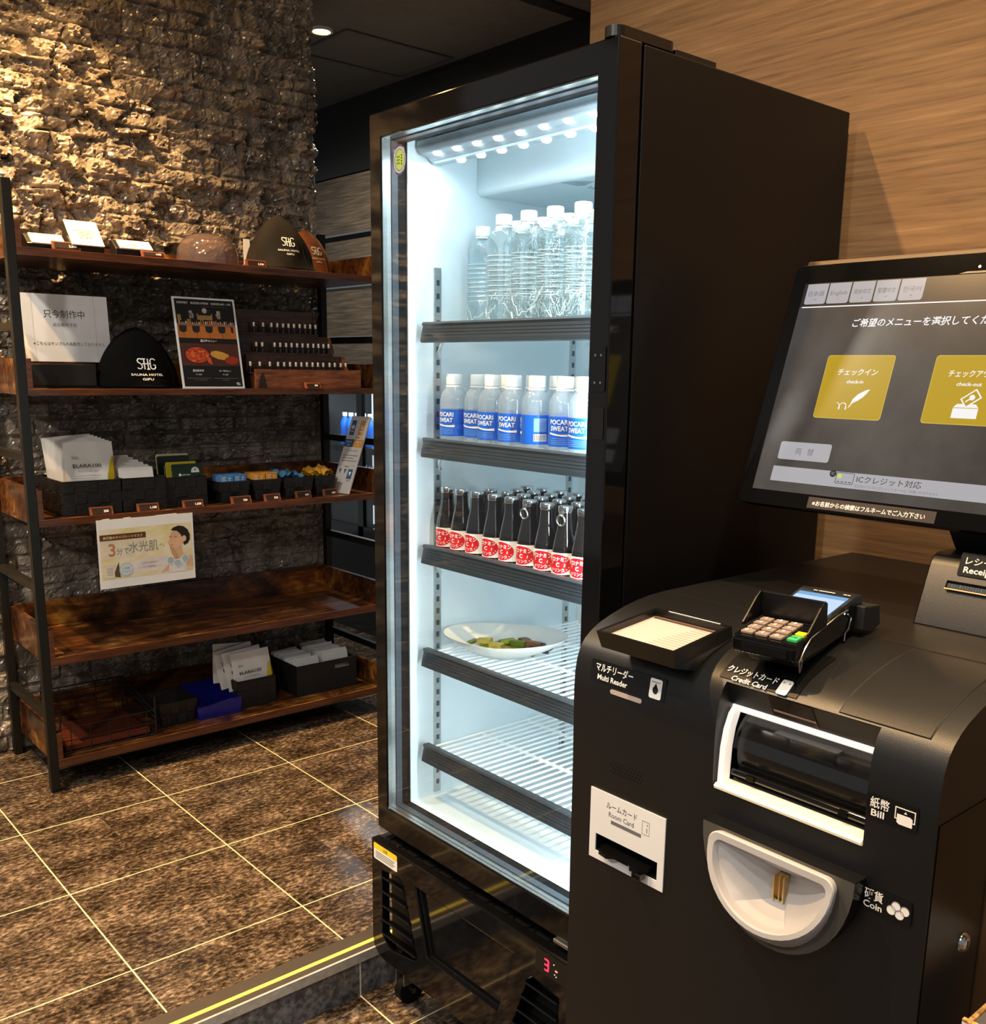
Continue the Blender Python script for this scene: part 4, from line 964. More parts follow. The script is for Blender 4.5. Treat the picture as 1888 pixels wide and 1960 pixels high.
# --- receipt column and screen arm
b = MB(); cprof = [(0.206, 1.0415), (0.240, 1.128), (0.248, 1.138), (0.262, 1.1435), (0.42, 1.1435), (0.42, 1.0415)]
b.prism(cprof, -2.58, -2.366, 'kiosk', XZ, smooth=True); co = b.build('receipt_printer', ki, bevel=0.003, weld=True)
Tr = FR((0.206, -2.366, 1.0415), (0, -1, 0), (0.034, 0, 0.0865))
b = MB(); b.prism(rrect(0.034, 0.058, 0.150, 0.072, 0.002), 0, 0.003, 'black_gloss', Tr); b.box(0.037, 0.150, 0.0615, 0.0675, 0.003, 0.0042, 'chrome', Tr); b.box(0.034, 0.150, 0.0585, 0.0605, 0.003, 0.0055, 'gold', Tr)
for k in range(28): b.box(0.039+k*0.0038, 0.0402+k*0.0038, 0.0615, 0.0675, 0.0042, 0.0052, 'steel_dark', Tr)
b.build('receipt_slot', co)
Tr2 = FR((0.2425, -2.366, 1.134), (0, -1, 0), (0.008, 0, 0.010))
b = MB(); Tq = FR((0.2355, -2.4105, 1.118), (0, -1, 0), (0.034, 0, 0.0865)); b.prism(rrect(0, 0, 0.10, 0.034, 0.002), 0.0, 0.0012, 'label_black', Tq); b.text('レシート', 0.008, 0.018, 0.0125, 0.0016, 'white_ink', Tq, w=0.050, bold=0.015); b.text('Receipt', 0.008, 0.005, 0.0125, 0.0016, 'white_ink', Tq, w=0.043, bold=0.02); b.build('receipt_label', co)
b = MB(); b.prism([(0.30, 1.1430), (0.262, 1.185), (0.30, 1.30), (0.42, 1.30), (0.42, 1.1430)], -2.56, -2.374, 'black_matte', XZ); b.build('screen_arm', ki, bevel=0.004, weld=True)
# --- touch screen
Ts = FR((0.224, -2.03, 1.185), (0, -1, 0), (0.3188, 0, 0.9478)); SW, SH = 0.512, 0.413
b = MB(); b.prism(rrect(0, 0, SW, SH, 0.014, 6), -0.020, 0.0, 'black_gloss', Ts); mo = b.build('touch_screen', ki, bevel=0.0015, weld=True)
b = MB(); b.prism(rrect(0.004, 0.03, SW-0.004, SH+0.0165, 0.004), -0.060, -0.0205, mat('screen_housing', '#5b4734', 0.5, var=0.05), Ts); b.build('rear_housing', mo, bevel=0.002, weld=True)
def scr(name, col, s, rough=0.19):
    m = mat(name, '#101010', rough, spec=0.6, emit=col, estr=s); return m
s_bg = ramp_mat('screen_background', [(0.35, '#1c1b1b'), (0.65, '#262626')], 6, rough=0.19, spec=0.55)
nt_ = s_bg.node_tree; bs = nt_.nodes['Principled BSDF']; rp = [n for n in nt_.nodes if n.type == 'VALTORGB'][0]; nt_.links.new(rp.outputs[0], bs.inputs['Emission Color']); bs.inputs['Emission Strength'].default_value = 2.6
s_dk = scr('screen_dark', '#2a2624', 1.0); s_wh = scr('screen_white', '#f4f2f0', 1.0); s_gr = scr('screen_grey', '#b4b2b6', 0.9); s_au = scr('screen_gold', '#b8971c', 1.0); s_tx = scr('screen_text', '#7d7b7e', 0.8); s_bk = scr('screen_ink', '#262422', 0.8); s_gn = scr('screen_lime', '#c8d86a', 1.0); s_edge = scr('screen_gold_edge', '#d8be5c', 1.0)
b = MB(); b.rect(0.025, 0.025, 0.487, 0.380, 0.0003, s_bg, Ts); b.rect(0.025, 0.340, 0.487, 0.380, 0.0004, s_dk, Ts)
b.build('display', mo)
b = MB()
for k, tx in enumerate(('日本語', 'English', '简体中文', '繁體中文', '한국어')):
    x = 0.0315+k*0.0416
    b.poly(rrect(x, 0.3435, x+0.0392, 0.3785, 0.004, corners=(0, 0, 1, 1)), 0.0007, s_gr, Ts); b.text(tx, x+0.0196, 0.358, 0.0098, 0.0009, s_tx, Ts, 'C', w=min(0.030, 0.0098*(len(tx) if k != 1 else 3.4)))
    b.tube([(x+0.0175, 0.3525, 0.001), (x+0.0196, 0.3505, 0.001), (x+0.0217, 0.3525, 0.001)], 0.0005, s_tx, 4, T=Ts)
b.rect(0.030, 0.3375, 0.487, 0.3395, 0.0008, s_wh, Ts)
b.build('language_tabs', mo)
b = MB(); b.text('ご希望のメニューを選択してください', 0.255, 0.3035, 0.0150, 0.0008, s_wh, Ts, 'C', w=0.247, bold=0.015, shear=0.08); b.build('heading', mo)
def btn(x, title, sub, quill):
    b = MB(); b.poly(rrect(x-0.0008, 0.1512, x+0.1158, 0.2558, 0.005), 0.0006, s_edge, Ts); b.poly(rrect(x, 0.152, x+0.115, 0.255, 0.0045), 0.0008, s_au, Ts)
    b.text(title, x+0.058, 0.2235, 0.0118, 0.0010, s_wh, Ts, 'C', w=0.069, bold=0.015, shear=0.08); b.text(sub, x+0.058, 0.2095, 0.0080, 0.0010, s_wh, Ts, 'C', w=0.029 if quill else 0.037, bold=0.02)
    if quill:
        b.poly([(x+0.060, 0.176), (x+0.062, 0.184), (x+0.069, 0.192), (x+0.080, 0.1985), (x+0.0875, 0.2005), (x+0.083, 0.193), (x+0.078, 0.187), (x+0.070, 0.181), (x+0.064, 0.178)], 0.0010, s_wh, Ts)
        b.tube([(x+0.080, 0.194, 0.0012), (x+0.066, 0.184, 0.0012), (x+0.058, 0.170, 0.0012)], 0.0006, s_wh, 4, T=Ts)
        b.tube([(x+0.036+0.0035*i+0.003*math.sin(i*1.9), 0.172+0.0055*math.cos(i*1.9), 0.0012) for i in [j*0.25 for j in range(24)]], 0.0006, s_wh, 4, T=Ts)
    else:
        b.poly([(x+0.043, 0.161), (x+0.080, 0.161), (x+0.080, 0.176), (x+0.043, 0.176)], 0.0010, s_wh, Ts); b.poly([(x+0.043, 0.177), (x+0.080, 0.177), (x+0.075, 0.1825), (x+0.048, 0.1825)], 0.0010, s_wh, Ts)
        R2 = Ts @ Matrix.Translation((x+0.066, 0.191, 0.0011)) @ Matrix.Rotation(math.radians(38), 4, 'Z')
        b.rect(-0.013, -0.0085, 0.013, 0.0085, 0, s_wh, R2); b.rect(-0.011, -0.0065, 0.011, 0.0065, 0.0002, s_au, R2); b.disc(0.002, 0, 0.0042, 0.0004, s_wh, R2, 14); b.rect(-0.009, -0.001, 0.0, 0.001, 0.0004, s_wh, R2)
    return b.build('menu_button', mo)
btn(0.1045, 'チェックイン', 'check-in', True); btn(0.2855, 'チェックアウト', 'check-out', False)
b = MB(); b.poly(rrect(0.058, 0.0785, 0.152, 0.1085, 0.004), 0.0007, s_gr, Ts); b.text('両', 0.0945, 0.0885, 0.0125, 0.0009, s_tx, Ts, 'C'); b.text('替', 0.1165, 0.0885, 0.0125, 0.0009, s_tx, Ts, 'C'); b.build('exchange_button', mo)
b = MB(); b.rect(0.055, 0.0415, 0.487, 0.0665, 0.0006, s_gr, Ts)
b.disc(0.166, 0.0625, 0.0058, 0.0010, s_bk, Ts, 18); b.text('iC', 0.166, 0.0605, 0.0065, 0.0012, s_gr, Ts, 'C')
ro = rrect(0.172, 0.0475, 0.203, 0.0655, 0.002); ri = rrect(0.1727, 0.0482, 0.2023, 0.0648, 0.0015); b.ring(ro, ri, 0.0006, 0.0009, s_bk, Ts); b.rect(0.1745, 0.056, 0.1815, 0.0625, 0.0009, s_gn, Ts)
for k in range(4): b.rect(0.1755+k*0.0066, 0.0500, 0.1800+k*0.0066, 0.0512, 0.0009, s_bk, Ts)
b.text('ICクレジット対応', 0.208, 0.0530, 0.0118, 0.0009, s_bk, Ts, w=0.104); b.text('ICが付いていないクレジットカードはご利用いただけません', 0.208, 0.0445, 0.0052, 0.0009, s_tx, Ts, w=0.132); b.build('notice_bar', mo)
b = MB(); b.rect(0.1345, 0.0035, 0.3445, 0.0215, 0.0006, mat('tape_label', '#2e2420', 0.4, var=0.1), Ts); b.text('※お名前からの検索はフルネームでご入力下さい', 0.143, 0.0085, 0.0088, 0.0010, 'white_ink', Ts, w=0.186, bold=0.015, shear=0.05); b.build('search_note', mo)
b = MB(); b.poly([(0.285, 0.3815), (0.297, 0.3845), (0.330, 0.3845), (0.345, 0.3815)], 0.0004, 'black_plastic', Ts); b.disc(0.314, 0.391, 0.0022, 0.0005, 'chrome', Ts, 12); b.build('camera_notch', mo)

# ------------------------------------------------------------------ card payment terminal on the desk
te = local('card_terminal', 'black card payment terminal with keypad and lit blue-white screen, standing on the kiosk desk', 'payment terminal')
TL, TW = 0.205, 0.088
b = MB(); side = [(0.0, 0.004), (0.0, 0.022), (0.004, 0.026), (0.080, 0.030), (0.088, 0.034), (0.196, 0.046), (TL, 0.044), (TL, 0.006), (0.18, 0.0), (0.01, 0.0)]
b.prism(side, -TW/2, TW/2, 'black_gloss', XZ); bd = b.build('body', te, bevel=0.0035, weld=True)
b = MB(); b.box(0.0005, -0.0012, -0.034, 0.030, 0.0085, 0.0175, 'rubber'); b.box(-0.003, 0.0, -0.035, 0.031, 0.006, 0.0085, 'black_gloss'); b.build('card_reader', bd)
key = mat('key_grey', '#8f7c70', 0.45, var=0.05)
for r in range(4):
    for k in range(3):
        b = MB(); x, y = 0.014+r*0.0165, 0.030-k*0.0205-0.002; z0 = 0.026+(x-0.004)*0.053
        b.box(x-0.0062, x+0.0062, y-0.0085, y+0.0085, z0, z0+0.0042, key); 
        Tk = FR((x, y, z0+0.0045), (0, -1, 0), (1, 0, 0.05)); ch = (('0*', '0', '0.'), ('7', '8', '9'), ('4', '5', '6'), ('1', '2', '3'))[r][k]
        b.text(ch, 0, -0.0035, 0.0095, 0.0005, 'white_ink', Tk, 'C', bold=0.02); b.build('key', te, bevel=0.0012)
b = MB(); b.box(0.010, 0.027, -0.0415, -0.0265-0.001, 0.0265, 0.031, mat('ok_green', '#3fb56a', 0.4, var=0.03)); b.text('OK', 0, -0.003, 0.007, 0.0008, 'ink', FR((0.018, -0.0345, 0.0312), (0, -1, 0), (1, 0, 0)), 'C'); b.build('ok_key', te, bevel=0.001)
b = MB(); b.box(0.030, 0.042, -0.0415, -0.0285, 0.0275, 0.032, mat('key_yellow', '#e8cf1c', 0.4, var=0.03)); b.build('clear_key', te, bevel=0.001)
b = MB()                                              # privacy hood round the keys
hood = [(0.030, 0.030), (0.030, 0.034), (0.066, 0.060), (0.078, 0.066), (0.084, 0.062), (0.084, 0.030)]
b.prism(hood, -TW/2-0.003, -TW/2-0.001, 'black_plastic', XZ); b.prism(hood, TW/2+0.001, TW/2+0.003, 'black_plastic', XZ)
b.box(0.079, 0.082, -TW/2-0.001, TW/2+0.001, 0.031, 0.065, 'black_plastic'); b.build('keypad_hood', te, bevel=0.0008)
Tq = FR((0.090, 0, 0.0350), (0, -1, 0), (0.108, 0, 0.0115))
b = MB(); b.rect(-0.036, 0.002, 0.036, 0.086, 0.0004, scr('terminal_screen', '#b8d2ff', 1.1), Tq); b.rect(-0.036, 0.074, 0.036, 0.086, 0.0006, scr('terminal_bar', '#6fa9d8', 1.0), Tq); b.text('お待ち下さい', 0, 0.044, 0.006, 0.0007, s_tx, Tq, 'C'); b.build('screen', te)
b = MB(); 
for k, (x0, x1) in enumerate(((-0.020, -0.014), (-0.012, 0.012), (0.024, 0.029), (0.030, 0.034))): b.rect(x0, 0.0945, x1, 0.0965, 0.0008, 'white_ink', Tq)
b.build('marking', te)
b = MB(); y = -TW/2-0.002
b.tube([(0.012, y, -0.012), (0.010, y, 0.002), (0.024, y, 0.016), (0.040, y, 0.026), (0.12, y, 0.036), (0.150, y, 0.036)], 0.0012, 'chrome', 6)
b.tube([(0.012, y, -0.012), (0.017, y, -0.006), (0.018, y, 0.006)], 0.0012, 'chrome', 6); b.tube([(0.150, y, 0.030), (0.163, y, 0.022), (0.155, y, 0.008), (0.145, y, 0.004), (0.143, y, -0.006)], 0.0012, 'chrome', 6); b.build('wire_bail', te)
b = MB(); b.prism([(0.03, -0.014), (0.02, -0.001), (0.19, -0.001), (0.205, -0.014)], -0.034, 0.034, 'black_plastic', XZ); b.prism([(0.18, 0.0), (0.185, 0.034), (0.236, 0.024), (0.242, -0.006), (0.21, -0.010)], -TW/2-0.012, -TW/2+0.03, 'black_matte', XZ); b.build('cradle', te, bevel=0.002, weld=True)
te.location = (-0.112, -2.329, 1.037); te.rotation_euler = (0, math.radians(-4.5), math.radians(7))

# white open carton beside the kiosk
t = thing('carton', (0.05, -2.76, ZL), 'white open cardboard carton with brown corrugated rims, right of the kiosk', 'box')
ca_w = mat('carton_white', '#d6d3ce', 0.7, var=0.04); kr = ramp_mat('corrugated', [(0.4, '#8a5a28'), (0.6, '#d9b06a')], 120, (1, 1, 0.2), 0.7)
for nm, (x0, x1, y0, y1, zt) in dict(front_panel=(-0.105, -0.099, -2.92, -2.625, 0.672), back_panel=(0.10, 0.106, -2.92, -2.625, 0.672), side_panel=(-0.099, 0.10, -2.631, -2.625, 0.664), outer_panel=(-0.099, 0.10, -2.92, -2.914, 0.664), inner_flap=(-0.03, -0.022, -2.914, -2.64, 0.690)).items():
    b = MB(); b.box(x0, x1, y0, y1, ZL, zt, ca_w if nm != 'inner_flap' else kr); b.box(x0, x1, y0, y1, zt, zt+0.004, kr); b.build(nm, t, bevel=0.001)

# ================================================================== display rack and what stands on it
RX0, RX1, RY0, RY1 = -0.284, 1.052, 0.252, 0.705      # posts: outer faces
rk = thing('display_rack', (0.384, 0.48, 0), 'tall rustic brown wood and black metal display rack against the stone wall', 'shelf rack')
P_ = 0.028
for x in (RX0, RX1-P_):
    for y in (RY0, RY1-P_):
        b = MB(); b.box(x, x+P_, y, y+P_, 0.004, 1.924, 'rack_metal'); b.box(x+0.002, x+P_-0.002, y+0.002, y+P_-0.002, 0, 0.004, 'rubber'); b.build('post', rk, bevel=0.0015)
TZ = [1.733, 1.315, 0.910, 0.458, 0.109]
DB = [0.024, 0.020, 0.024, 0.028, 0.028]
for z, th in zip(TZ, DB):
    b = MB(); b.box(RX0+P_, RX1-P_, RY0, RY1-0.004, z-th, z, 'rustic'); b.box(RX0+P_, RX1-P_, RY0-0.0006, RY0, z-th, z-0.0005, 'rustic_edge'); bo = b.build('shelf_board', rk, bevel=0.0012)
    hb = 0.060 if z > 1.7 else 0.095
    for x0 in (RX0+P_, RX1-P_-0.016):
        b = MB(); b.box(x0, x0+0.016, RY0+0.001, RY1-0.004, z, z+(0.075 if z > 1.7 else 0.092), 'rustic'); b.box(x0, x0+0.016, RY0+0.0004, RY0+0.001, z, z+(0.075 if z > 1.7 else 0.092), 'rustic_edge'); b.build('side_board', bo, bevel=0.001)
    b = MB(); b.box(RX0+P_+0.016, RX1-P_-0.016, RY1-0.020, RY1-0.004, z, z+hb, 'rustic'); b.build('back_board', bo, bevel=0.001)
for z in (0.262, 0.692, 1.105, 1.50):
    for x in (RX0+0.003, RX1-P_+0.003):
        b = MB(); b.box(x, x+P_-0.006, RY0+P_, RY1-P_, z-0.013, z+0.013, 'rack_metal'); b.build('crossbar', rk, bevel=0.001)

def price_tag(x, z, w, txt, where, y=0.262, h=0.026):
    t = thing('price_tag', (x, y, z), f'small dark wooden price tag holder {where}', 'price tag', 'wooden price tags')
    b = MB(); b.prism([(y-0.004, z+0.0005), (y+0.006, z+0.0005), (y+0.012, z+h), (y+0.004, z+h)], x-w/2, x+w/2, 'wood_tag', Matrix(((0, 0, 1, 0), (1, 0, 0, 0), (0, 1, 0, 0), (0, 0, 0, 1)))); b.build('holder', t, bevel=0.0015, weld=True)
    T = FR((x, y-0.0042, z+0.003), (1, 0, 0), (0, 0.008, h)); b = MB(); b.rect(-w/2+0.007, 0.003, w/2-0.007, h-0.006, 0.0004, mat('tag_slot', '#22100a', 0.5, var=0.1) if 'tag_slot' not in bpy.data.materials else bpy.data.materials['tag_slot'], T)
    b.text(txt, w*0.08, 0.0065, h*0.40, 0.0009, 'white_ink', T, 'L', bold=0.02); b.build('plate', t)
price_tag(-0.108, TZ[0], 0.085, '3,300', 'between the white cards on top', 0.263); price_tag(0.165, TZ[0], 0.080, '4,400', 'before the right white card on top', 0.266, 0.020)
price_tag(0.545, TZ[0], 0.078, '5,500', 'beside the smoky dome', 0.30)
price_tag(0.730, TZ[1], 0.066, '850', 'in front of the wooden vial stand', 0.246, 0.022)
for x, w, tx, wh in ((-0.060, 0.075, '350', 'in front of the basket of white pouches'), (0.094, 0.075, '1,100', 'in front of the basket of slim white packs'), (0.252, 0.075, '1,650', 'in front of the basket of dark green packs'), (0.432, 0.078, '550', 'in front of the basket of blue boxes'), (0.555, 0.066, '550', 'in front of the basket of orange boxes'), (0.690, 0.066, '600', 'in front of the basket of blue sachets'), (0.806, 0.062, '600', 'in front of the basket of yellow sachets')):
    price_tag(x, TZ[2], w, tx, wh, 0.256+0.012*(x > 0.6), 0.027)

# ---- top shelf: name-card style soap packs
def card_block(x, y, w, h, hgt, lean, name, lab, textlines):
    """black block with a pale slanted card on its front"""
    t = thing(name, (x, y, TZ[0]), lab, 'package', 'packages on the top shelf')
    a = math.radians(lean); z = TZ[0]+0.0005
    b = MB(); b.prism([(y, z), (y+h*math.sin(a)+0.02, z), (y+h*math.sin(a)+0.02, z+h*math.cos(a)+hgt), (y+h*math.sin(a), z+h*math.cos(a)+hgt), (y, z+hgt)], x-w/2, x+w/2, 'black_plastic', Matrix(((0, 0, 1, 0), (1, 0, 0, 0), (0, 1, 0, 0), (0, 0, 0, 1)))); b.build('base', t, bevel=0.003, weld=True)
    T = FR((x, y-0.0008, z+hgt), (1, 0, 0), (0, math.sin(a), math.cos(a)))
    cw = w*0.78 if name == 'soap_pack' else w
    b = MB(); b.prism(rrect(-cw/2, 0, cw/2, h, 0.001), -0.0002, 0.004, M['card'], T)
    logo(b, T, 0, h*0.28, h*0.22, 0.0045, 'card_ink'); [b.rect(-cw*0.36, h*q-0.0012, cw*0.36, h*q+0.0012, 0.0045, 'card_ink', T) for q in textlines]; b.build('card', t)
M['card'] = mat('card_cream', '#efe6c6', 0.6, var=0.03); M['card_ink'] = mat('card_ink', '#b7a67c', 0.7, var=0.05)
def logo(b, T, x, y, s, d, m):
    """monogram: an S, an H and a G joined by a bar"""
    r = s*0.10
    def tb(pts): b.tube([(x+p*s, y+q*s, d) for p, q in pts], r*0.62, m, 5, T=T)
    tb([(-0.36, 0.90), (-0.48, 0.98), (-0.66, 0.98), (-0.76, 0.84), (-0.72, 0.66), (-0.54, 0.54), (-0.42, 0.40), (-0.40, 0.18), (-0.52, 0.04), (-0.70, 0.04), (-0.80, 0.14)])
    tb([(-0.20, 1.0), (-0.20, 0.0)]); tb([(0.12, 1.0), (0.12, 0.0)]); tb([(-0.38, 0.52), (0.30, 0.52)]); tb([(-0.36, 0.98), (-0.06, 0.98)]); tb([(0.0, 0.0), (0.26, 0.0)])
    tb([(0.80, 0.86), (0.66, 0.98), (0.46, 0.98), (0.34, 0.86), (0.32, 0.5), (0.34, 0.14), (0.46, 0.02), (0.66, 0.02), (0.78, 0.14), (0.78, 0.40), (0.58, 0.40)])
card_block(-0.150, 0.292, 0.125, 0.050, 0.016, 52, 'soap_pack', 'black pack with cream monogram card at the left end of the top shelf', ())
card_block(-0.042, 0.262, 0.098, 0.105, 0.018, 42, 'card_stand', 'tall slanted cream card on a black base on the top shelf', (0.56, 0.60))
card_block(0.118, 0.285, 0.135, 0.045, 0.022, 52, 'soap_pack', 'black pack with cream monogram card left of the smoky dome', ())
# smoky dome
t = thing('dome_cover', (0.420, 0.42, TZ[0]), 'smoky translucent pinkish grey dome on the top shelf', 'dome')
b = MB(); b.lathe([(0.104, 0.001), (0.1045, 0.03), (0.1035, 0.045), (0.098, 0.066), (0.086, 0.086), (0.066, 0.101), (0.040, 0.110), (0.015, 0.1135), (0.0005, 0.114)], 'smoke', 48, T=Matrix.Translation((0.420, 0.42, TZ[0]))); b.build('shell', t)
b = MB(); b.lathe([(0.106, 0.0005), (0.106, 0.004), (0.103, 0.004), (0.102, 0.0005)], 'smoke', 48, T=Matrix.Translation((0.420, 0.42, TZ[0]))); b.build('rim', t)
def hat(name, c, rx, ry, h, m, lab, cap, loop, lx, lz, ls, facing=0.0, dents=0.0, seed=1, grp='sauna hats'):
    t = local(name, lab, 'hat', grp); rs = random.Random(seed)
    ph = [rs.uniform(0, 6.28) for _ in range(6)]
    def prof_(q): return (1.0-(q**1.75))**0.62 if cap else max(0.0, (1.0-q**2.25))**0.82+0.12*(1-q)**8
    b = MB(); loops = []
    for j in range(23):
        q = j/22; r = prof_(min(q, 0.9995)); L_ = []
        for i in range(48):
            a = 2*PI*i/48
            w = 1+dents*(0.5*math.sin(3*a+ph[0]+2*q)+0.35*math.sin(5*a+ph[1]-3*q)+0.3*math.sin(2*a+ph[2]))*math.sin(PI*min(1, q*1.1))
            w2 = 1+dents*0.5*math.sin(4*a+ph[3])*(1-q)**3
            L_.append((max(r, 0.012)*rx*w*w2*math.cos(a), max(r, 0.012)*ry*w*w2*math.sin(a), h*q+0.003+dents*0.02*math.sin(2*a+ph[4])*(1-q)*0))
        loops.append(L_)
    b.loft(loops, m, cap1=True); b.build('crown', t)
    def surf(u, z):
        q = min(max(z/h, 0), 0.98); r = prof_(q); a = -PI/2+facing+u
        w = 1+dents*(0.5*math.sin(3*a+ph[0]+2*q)+0.35*math.sin(5*a+ph[1]-3*q)+0.3*math.sin(2*a+ph[2]))*math.sin(PI*min(1, q*1.1)); w *= 1+dents*0.5*math.sin(4*a+ph[3])*(1-q)**3
        return Vector((r*rx*w*math.cos(a), r*ry*w*math.sin(a), z+0.003))
    # lettering laid on the felt
    b = MB(); tmp = MB(); I3 = Matrix.Identity(4)
    logo(tmp, I3, 0, 0, ls, 0, 'white_ink')
    for tx, yy, ww in (('SAUNA HOTEL', -ls*0.62, ls*2.9), ('GIFU', -ls*1.05, ls*1.0)): tmp.text(tx, 0, yy, ls*0.30, 0, 'white_ink', I3, 'C', w=ww, bold=0.02)
    ctr = Vector((0, 0, 0)); out_ = []
    for p in tmp.v:
        z = lz+p.y; r = prof_(min(max(z/h, 0), 0.98))*(rx+ry)/2; u = lx+p.x/max(r, 0.02); s_ = surf(u, z); n_ = Vector((s_.x/rx**2, s_.y/ry**2, 0)).normalized()
        out_.append(s_+n_*(0.0016+p.z*0.5))
    b.add(out_, tmp.f, 'white_ink'); b.build('print', t)
    if loop:
        b = MB(); b.tube([(0.011*math.sin(a), 0, h+0.006-0.012*math.cos(a)+0.004) for a in [2*PI*i/14 for i in range(14)]], 0.003, 'black_matte', 6, closed=True); b.build('loop', t)
    b = MB(); b.tube([surf(2*PI*i/40, 0.006)*1.0 for i in range(40)], 0.0022, m, 5, closed=True)
    for a in (0.75, -2.3): b.tube([surf(a, h*q/10)*1.004 for q in range(10)], 0.0016, m, 5)
    b.build('seam', t)
    t.location = c; return t
hat('sauna_hat', (0.688, 0.400, TZ[0]), 0.114, 0.108, 0.200, 'felt_dark', 'pointed charcoal felt sauna hat with white monogram print on the top shelf', False, True, 0.05, 0.082, 0.030, -0.12, 0.13, 3)
hat('sauna_hat', (0.902, 0.582, TZ[0]), 0.105, 0.095, 0.184, 'felt_brown', 'brown felt sauna hat behind the charcoal one on the top shelf', True, False, 0.35, 0.085, 0.028, -0.20, 0.05, 8)
b = MB(); b.box(0.625, 0.650, 0.55, 0.553, TZ[0]+0.03, TZ[0]+0.125, 'paper'); b.box(0.615, 0.66, 0.54, 0.565, TZ[0], TZ[0]+0.03, 'paper')
tag(b.build('paper_label'), 'small white upright paper label behind the charcoal hat on the top shelf', 'label')

# ---- second shelf
Z2 = TZ[1]+0.0005
t = thing('notice_sheet', (-0.075, 0.41, Z2+0.085), 'white notice sheet reading not yet on sale, standing on a dark box', 'notice')
a = math.radians(4); T = FR((-0.212, 0.400, Z2+0.083), (1, 0, 0), (0, math.sin(a), math.cos(a)))
b = MB(); b.prism([(0, 0), (0.268, 0), (0.268, 0.212), (0, 0.212)], -0.0006, 0.0006, 'paper', T)
gi = mat('notice_ink', '#5d5a55', 0.7, var=0.05)
b.text('只今制作中', 0.128, 0.140, 0.028, 0.0011, gi, T, 'C', w=0.128, bold=0.005); b.text('近日販売予定', 0.128, 0.112, 0.0125, 0.0011, gi, T, 'C', w=0.074); b.text('※こちらはサンプルの為販売しておりません', 0.138, 0.052, 0.0128, 0.0011, gi, T, 'C', w=0.224)
b.build('sheet', t)
b = MB(); b.box(0.224, 0.2246, -0.001, 0.213, 0.0008, 0.0014, 'clear', T); b.box(0.030, 0.0304, 0.0, 0.213, 0.0008, 0.0014, 'clear', T); b.box(-0.002, 0.270, -0.002, 0.214, -0.004, -0.0009, 'clear', T); b.build('holder', t)
t = thing('tray_box', (-0.07, 0.46, Z2), 'low black box under the white notice sheet on the second shelf', 'box')
b = MB(); b.box(-0.228, -0.015, 0.345, 0.58, Z2+0.0062, Z2+0.076, 'black_matte'); b.build('box', t, bevel=0.003)
b = MB(); b.box(-0.23, -0.012, 0.335, 0.60, Z2, Z2+0.006, 'black_plastic'); b.build('tray', t)
hat('sauna_hat', (0.130, 0.375, Z2), 0.138, 0.120, 0.198, 'felt_black', 'black felt sauna hat with white monogram print on the second shelf', True, False, -0.02, 0.060, 0.034, -0.05, 0.025, 5)
# menu poster leaning in a white frame
t = thing('menu_poster', (0.36, 0.29, Z2), 'white framed bar and food menu poster leaning beside the black hat', 'poster')
T = FR((0.252, 0.282, Z2), (1, 0, 0), (0, math.sin(math.radians(9)), math.cos(math.radians(9)))) @ Matrix(((1, -0.10, 0, 0.0), (0, 1, 0, 0), (0, 0, 1, 0), (0, 0, 0, 1)))
T = FR((0.250, 0.285, Z2), (1, 0, 0), (-0.055, 0.20, 1.0)); T = T @ Matrix.Rotation(math.radians(0.0), 4, 'Z')
PW, PH = 0.226, 0.312
b = MB(); b.ring([(0, 0), (PW, 0), (PW, PH), (0, PH)], [(0.006, 0.006), (PW-0.006, 0.006), (PW-0.006, PH-0.006), (0.006, PH-0.006)], -0.004, 0.002, 'paper', T); b.build('frame', t)
b = MB()
pk = lambda n, c: bpy.data.materials[n] if n in bpy.data.materials else mat(n, c, 0.55, var=0.12)
b.prism([(0.006, 0.006), (PW-0.006, 0.006), (PW-0.006, PH-0.006), (0.006, PH-0.006)], -0.003, 0.0002, pk('print_black', '#14100d'), T)
b.text('営業時間外　食品営業18時間制　営業時間18時～27時', PW/2, PH-0.022, 0.0085, 0.0006, 'paper', T, 'C', w=0.196); b.rect(0.10, PH-0.0305, 0.20, PH-0.0295, 0.0006, 'ink_grey', T)
b.rect(0.007, 0.214, PW-0.007, 0.222, 0.0005, pk('print_counter', '#8d5f4c'), T); b.rect(0.007, 0.173, PW-0.007, 0.214, 0.0005, pk('print_orange', '#b86b2b'), T)
for k in range(5):
    x = 0.026+k*0.047; b.poly([(x-0.014, 0.215), (x-0.0125, 0.197), (x-0.006, 0.192), (x+0.006, 0.192), (x+0.0125, 0.197), (x+0.014, 0.215)] if x < 0.20 else [(x-0.014, 0.215), (x-0.0125, 0.197), (x-0.004, 0.192), (x-0.004, 0.215)], 0.0008, pk('print_seat', '#241d1b'), T)
    if k < 4: b.rect(x+0.0005, 0.173, x+0.0015, 0.192, 0.0008, pk('print_seat', '#241d1b'), T)
b.rect(0.082, 0.236, 0.138, 0.258, 0.0005, pk('print_tan', '#a9814c'), T); b.rect(0.086, 0.252, 0.134, 0.274, 0.0006, pk('print_night', '#1b1a20'), T); b.disc(0.111, 0.268, 0.009, 0.0008, pk('print_pale', '#c9b9a5'), T, 12)
rs = random.Random(3)
for x in (0.060, 0.160): 
    for k in range(9): b.rect(x-0.010+rs.random()*0.018, 0.240+rs.random()*0.022, x-0.006+rs.random()*0.016, 0.247+rs.random()*0.022, 0.0007, pk('print_pale', '#c9b9a5'), T)
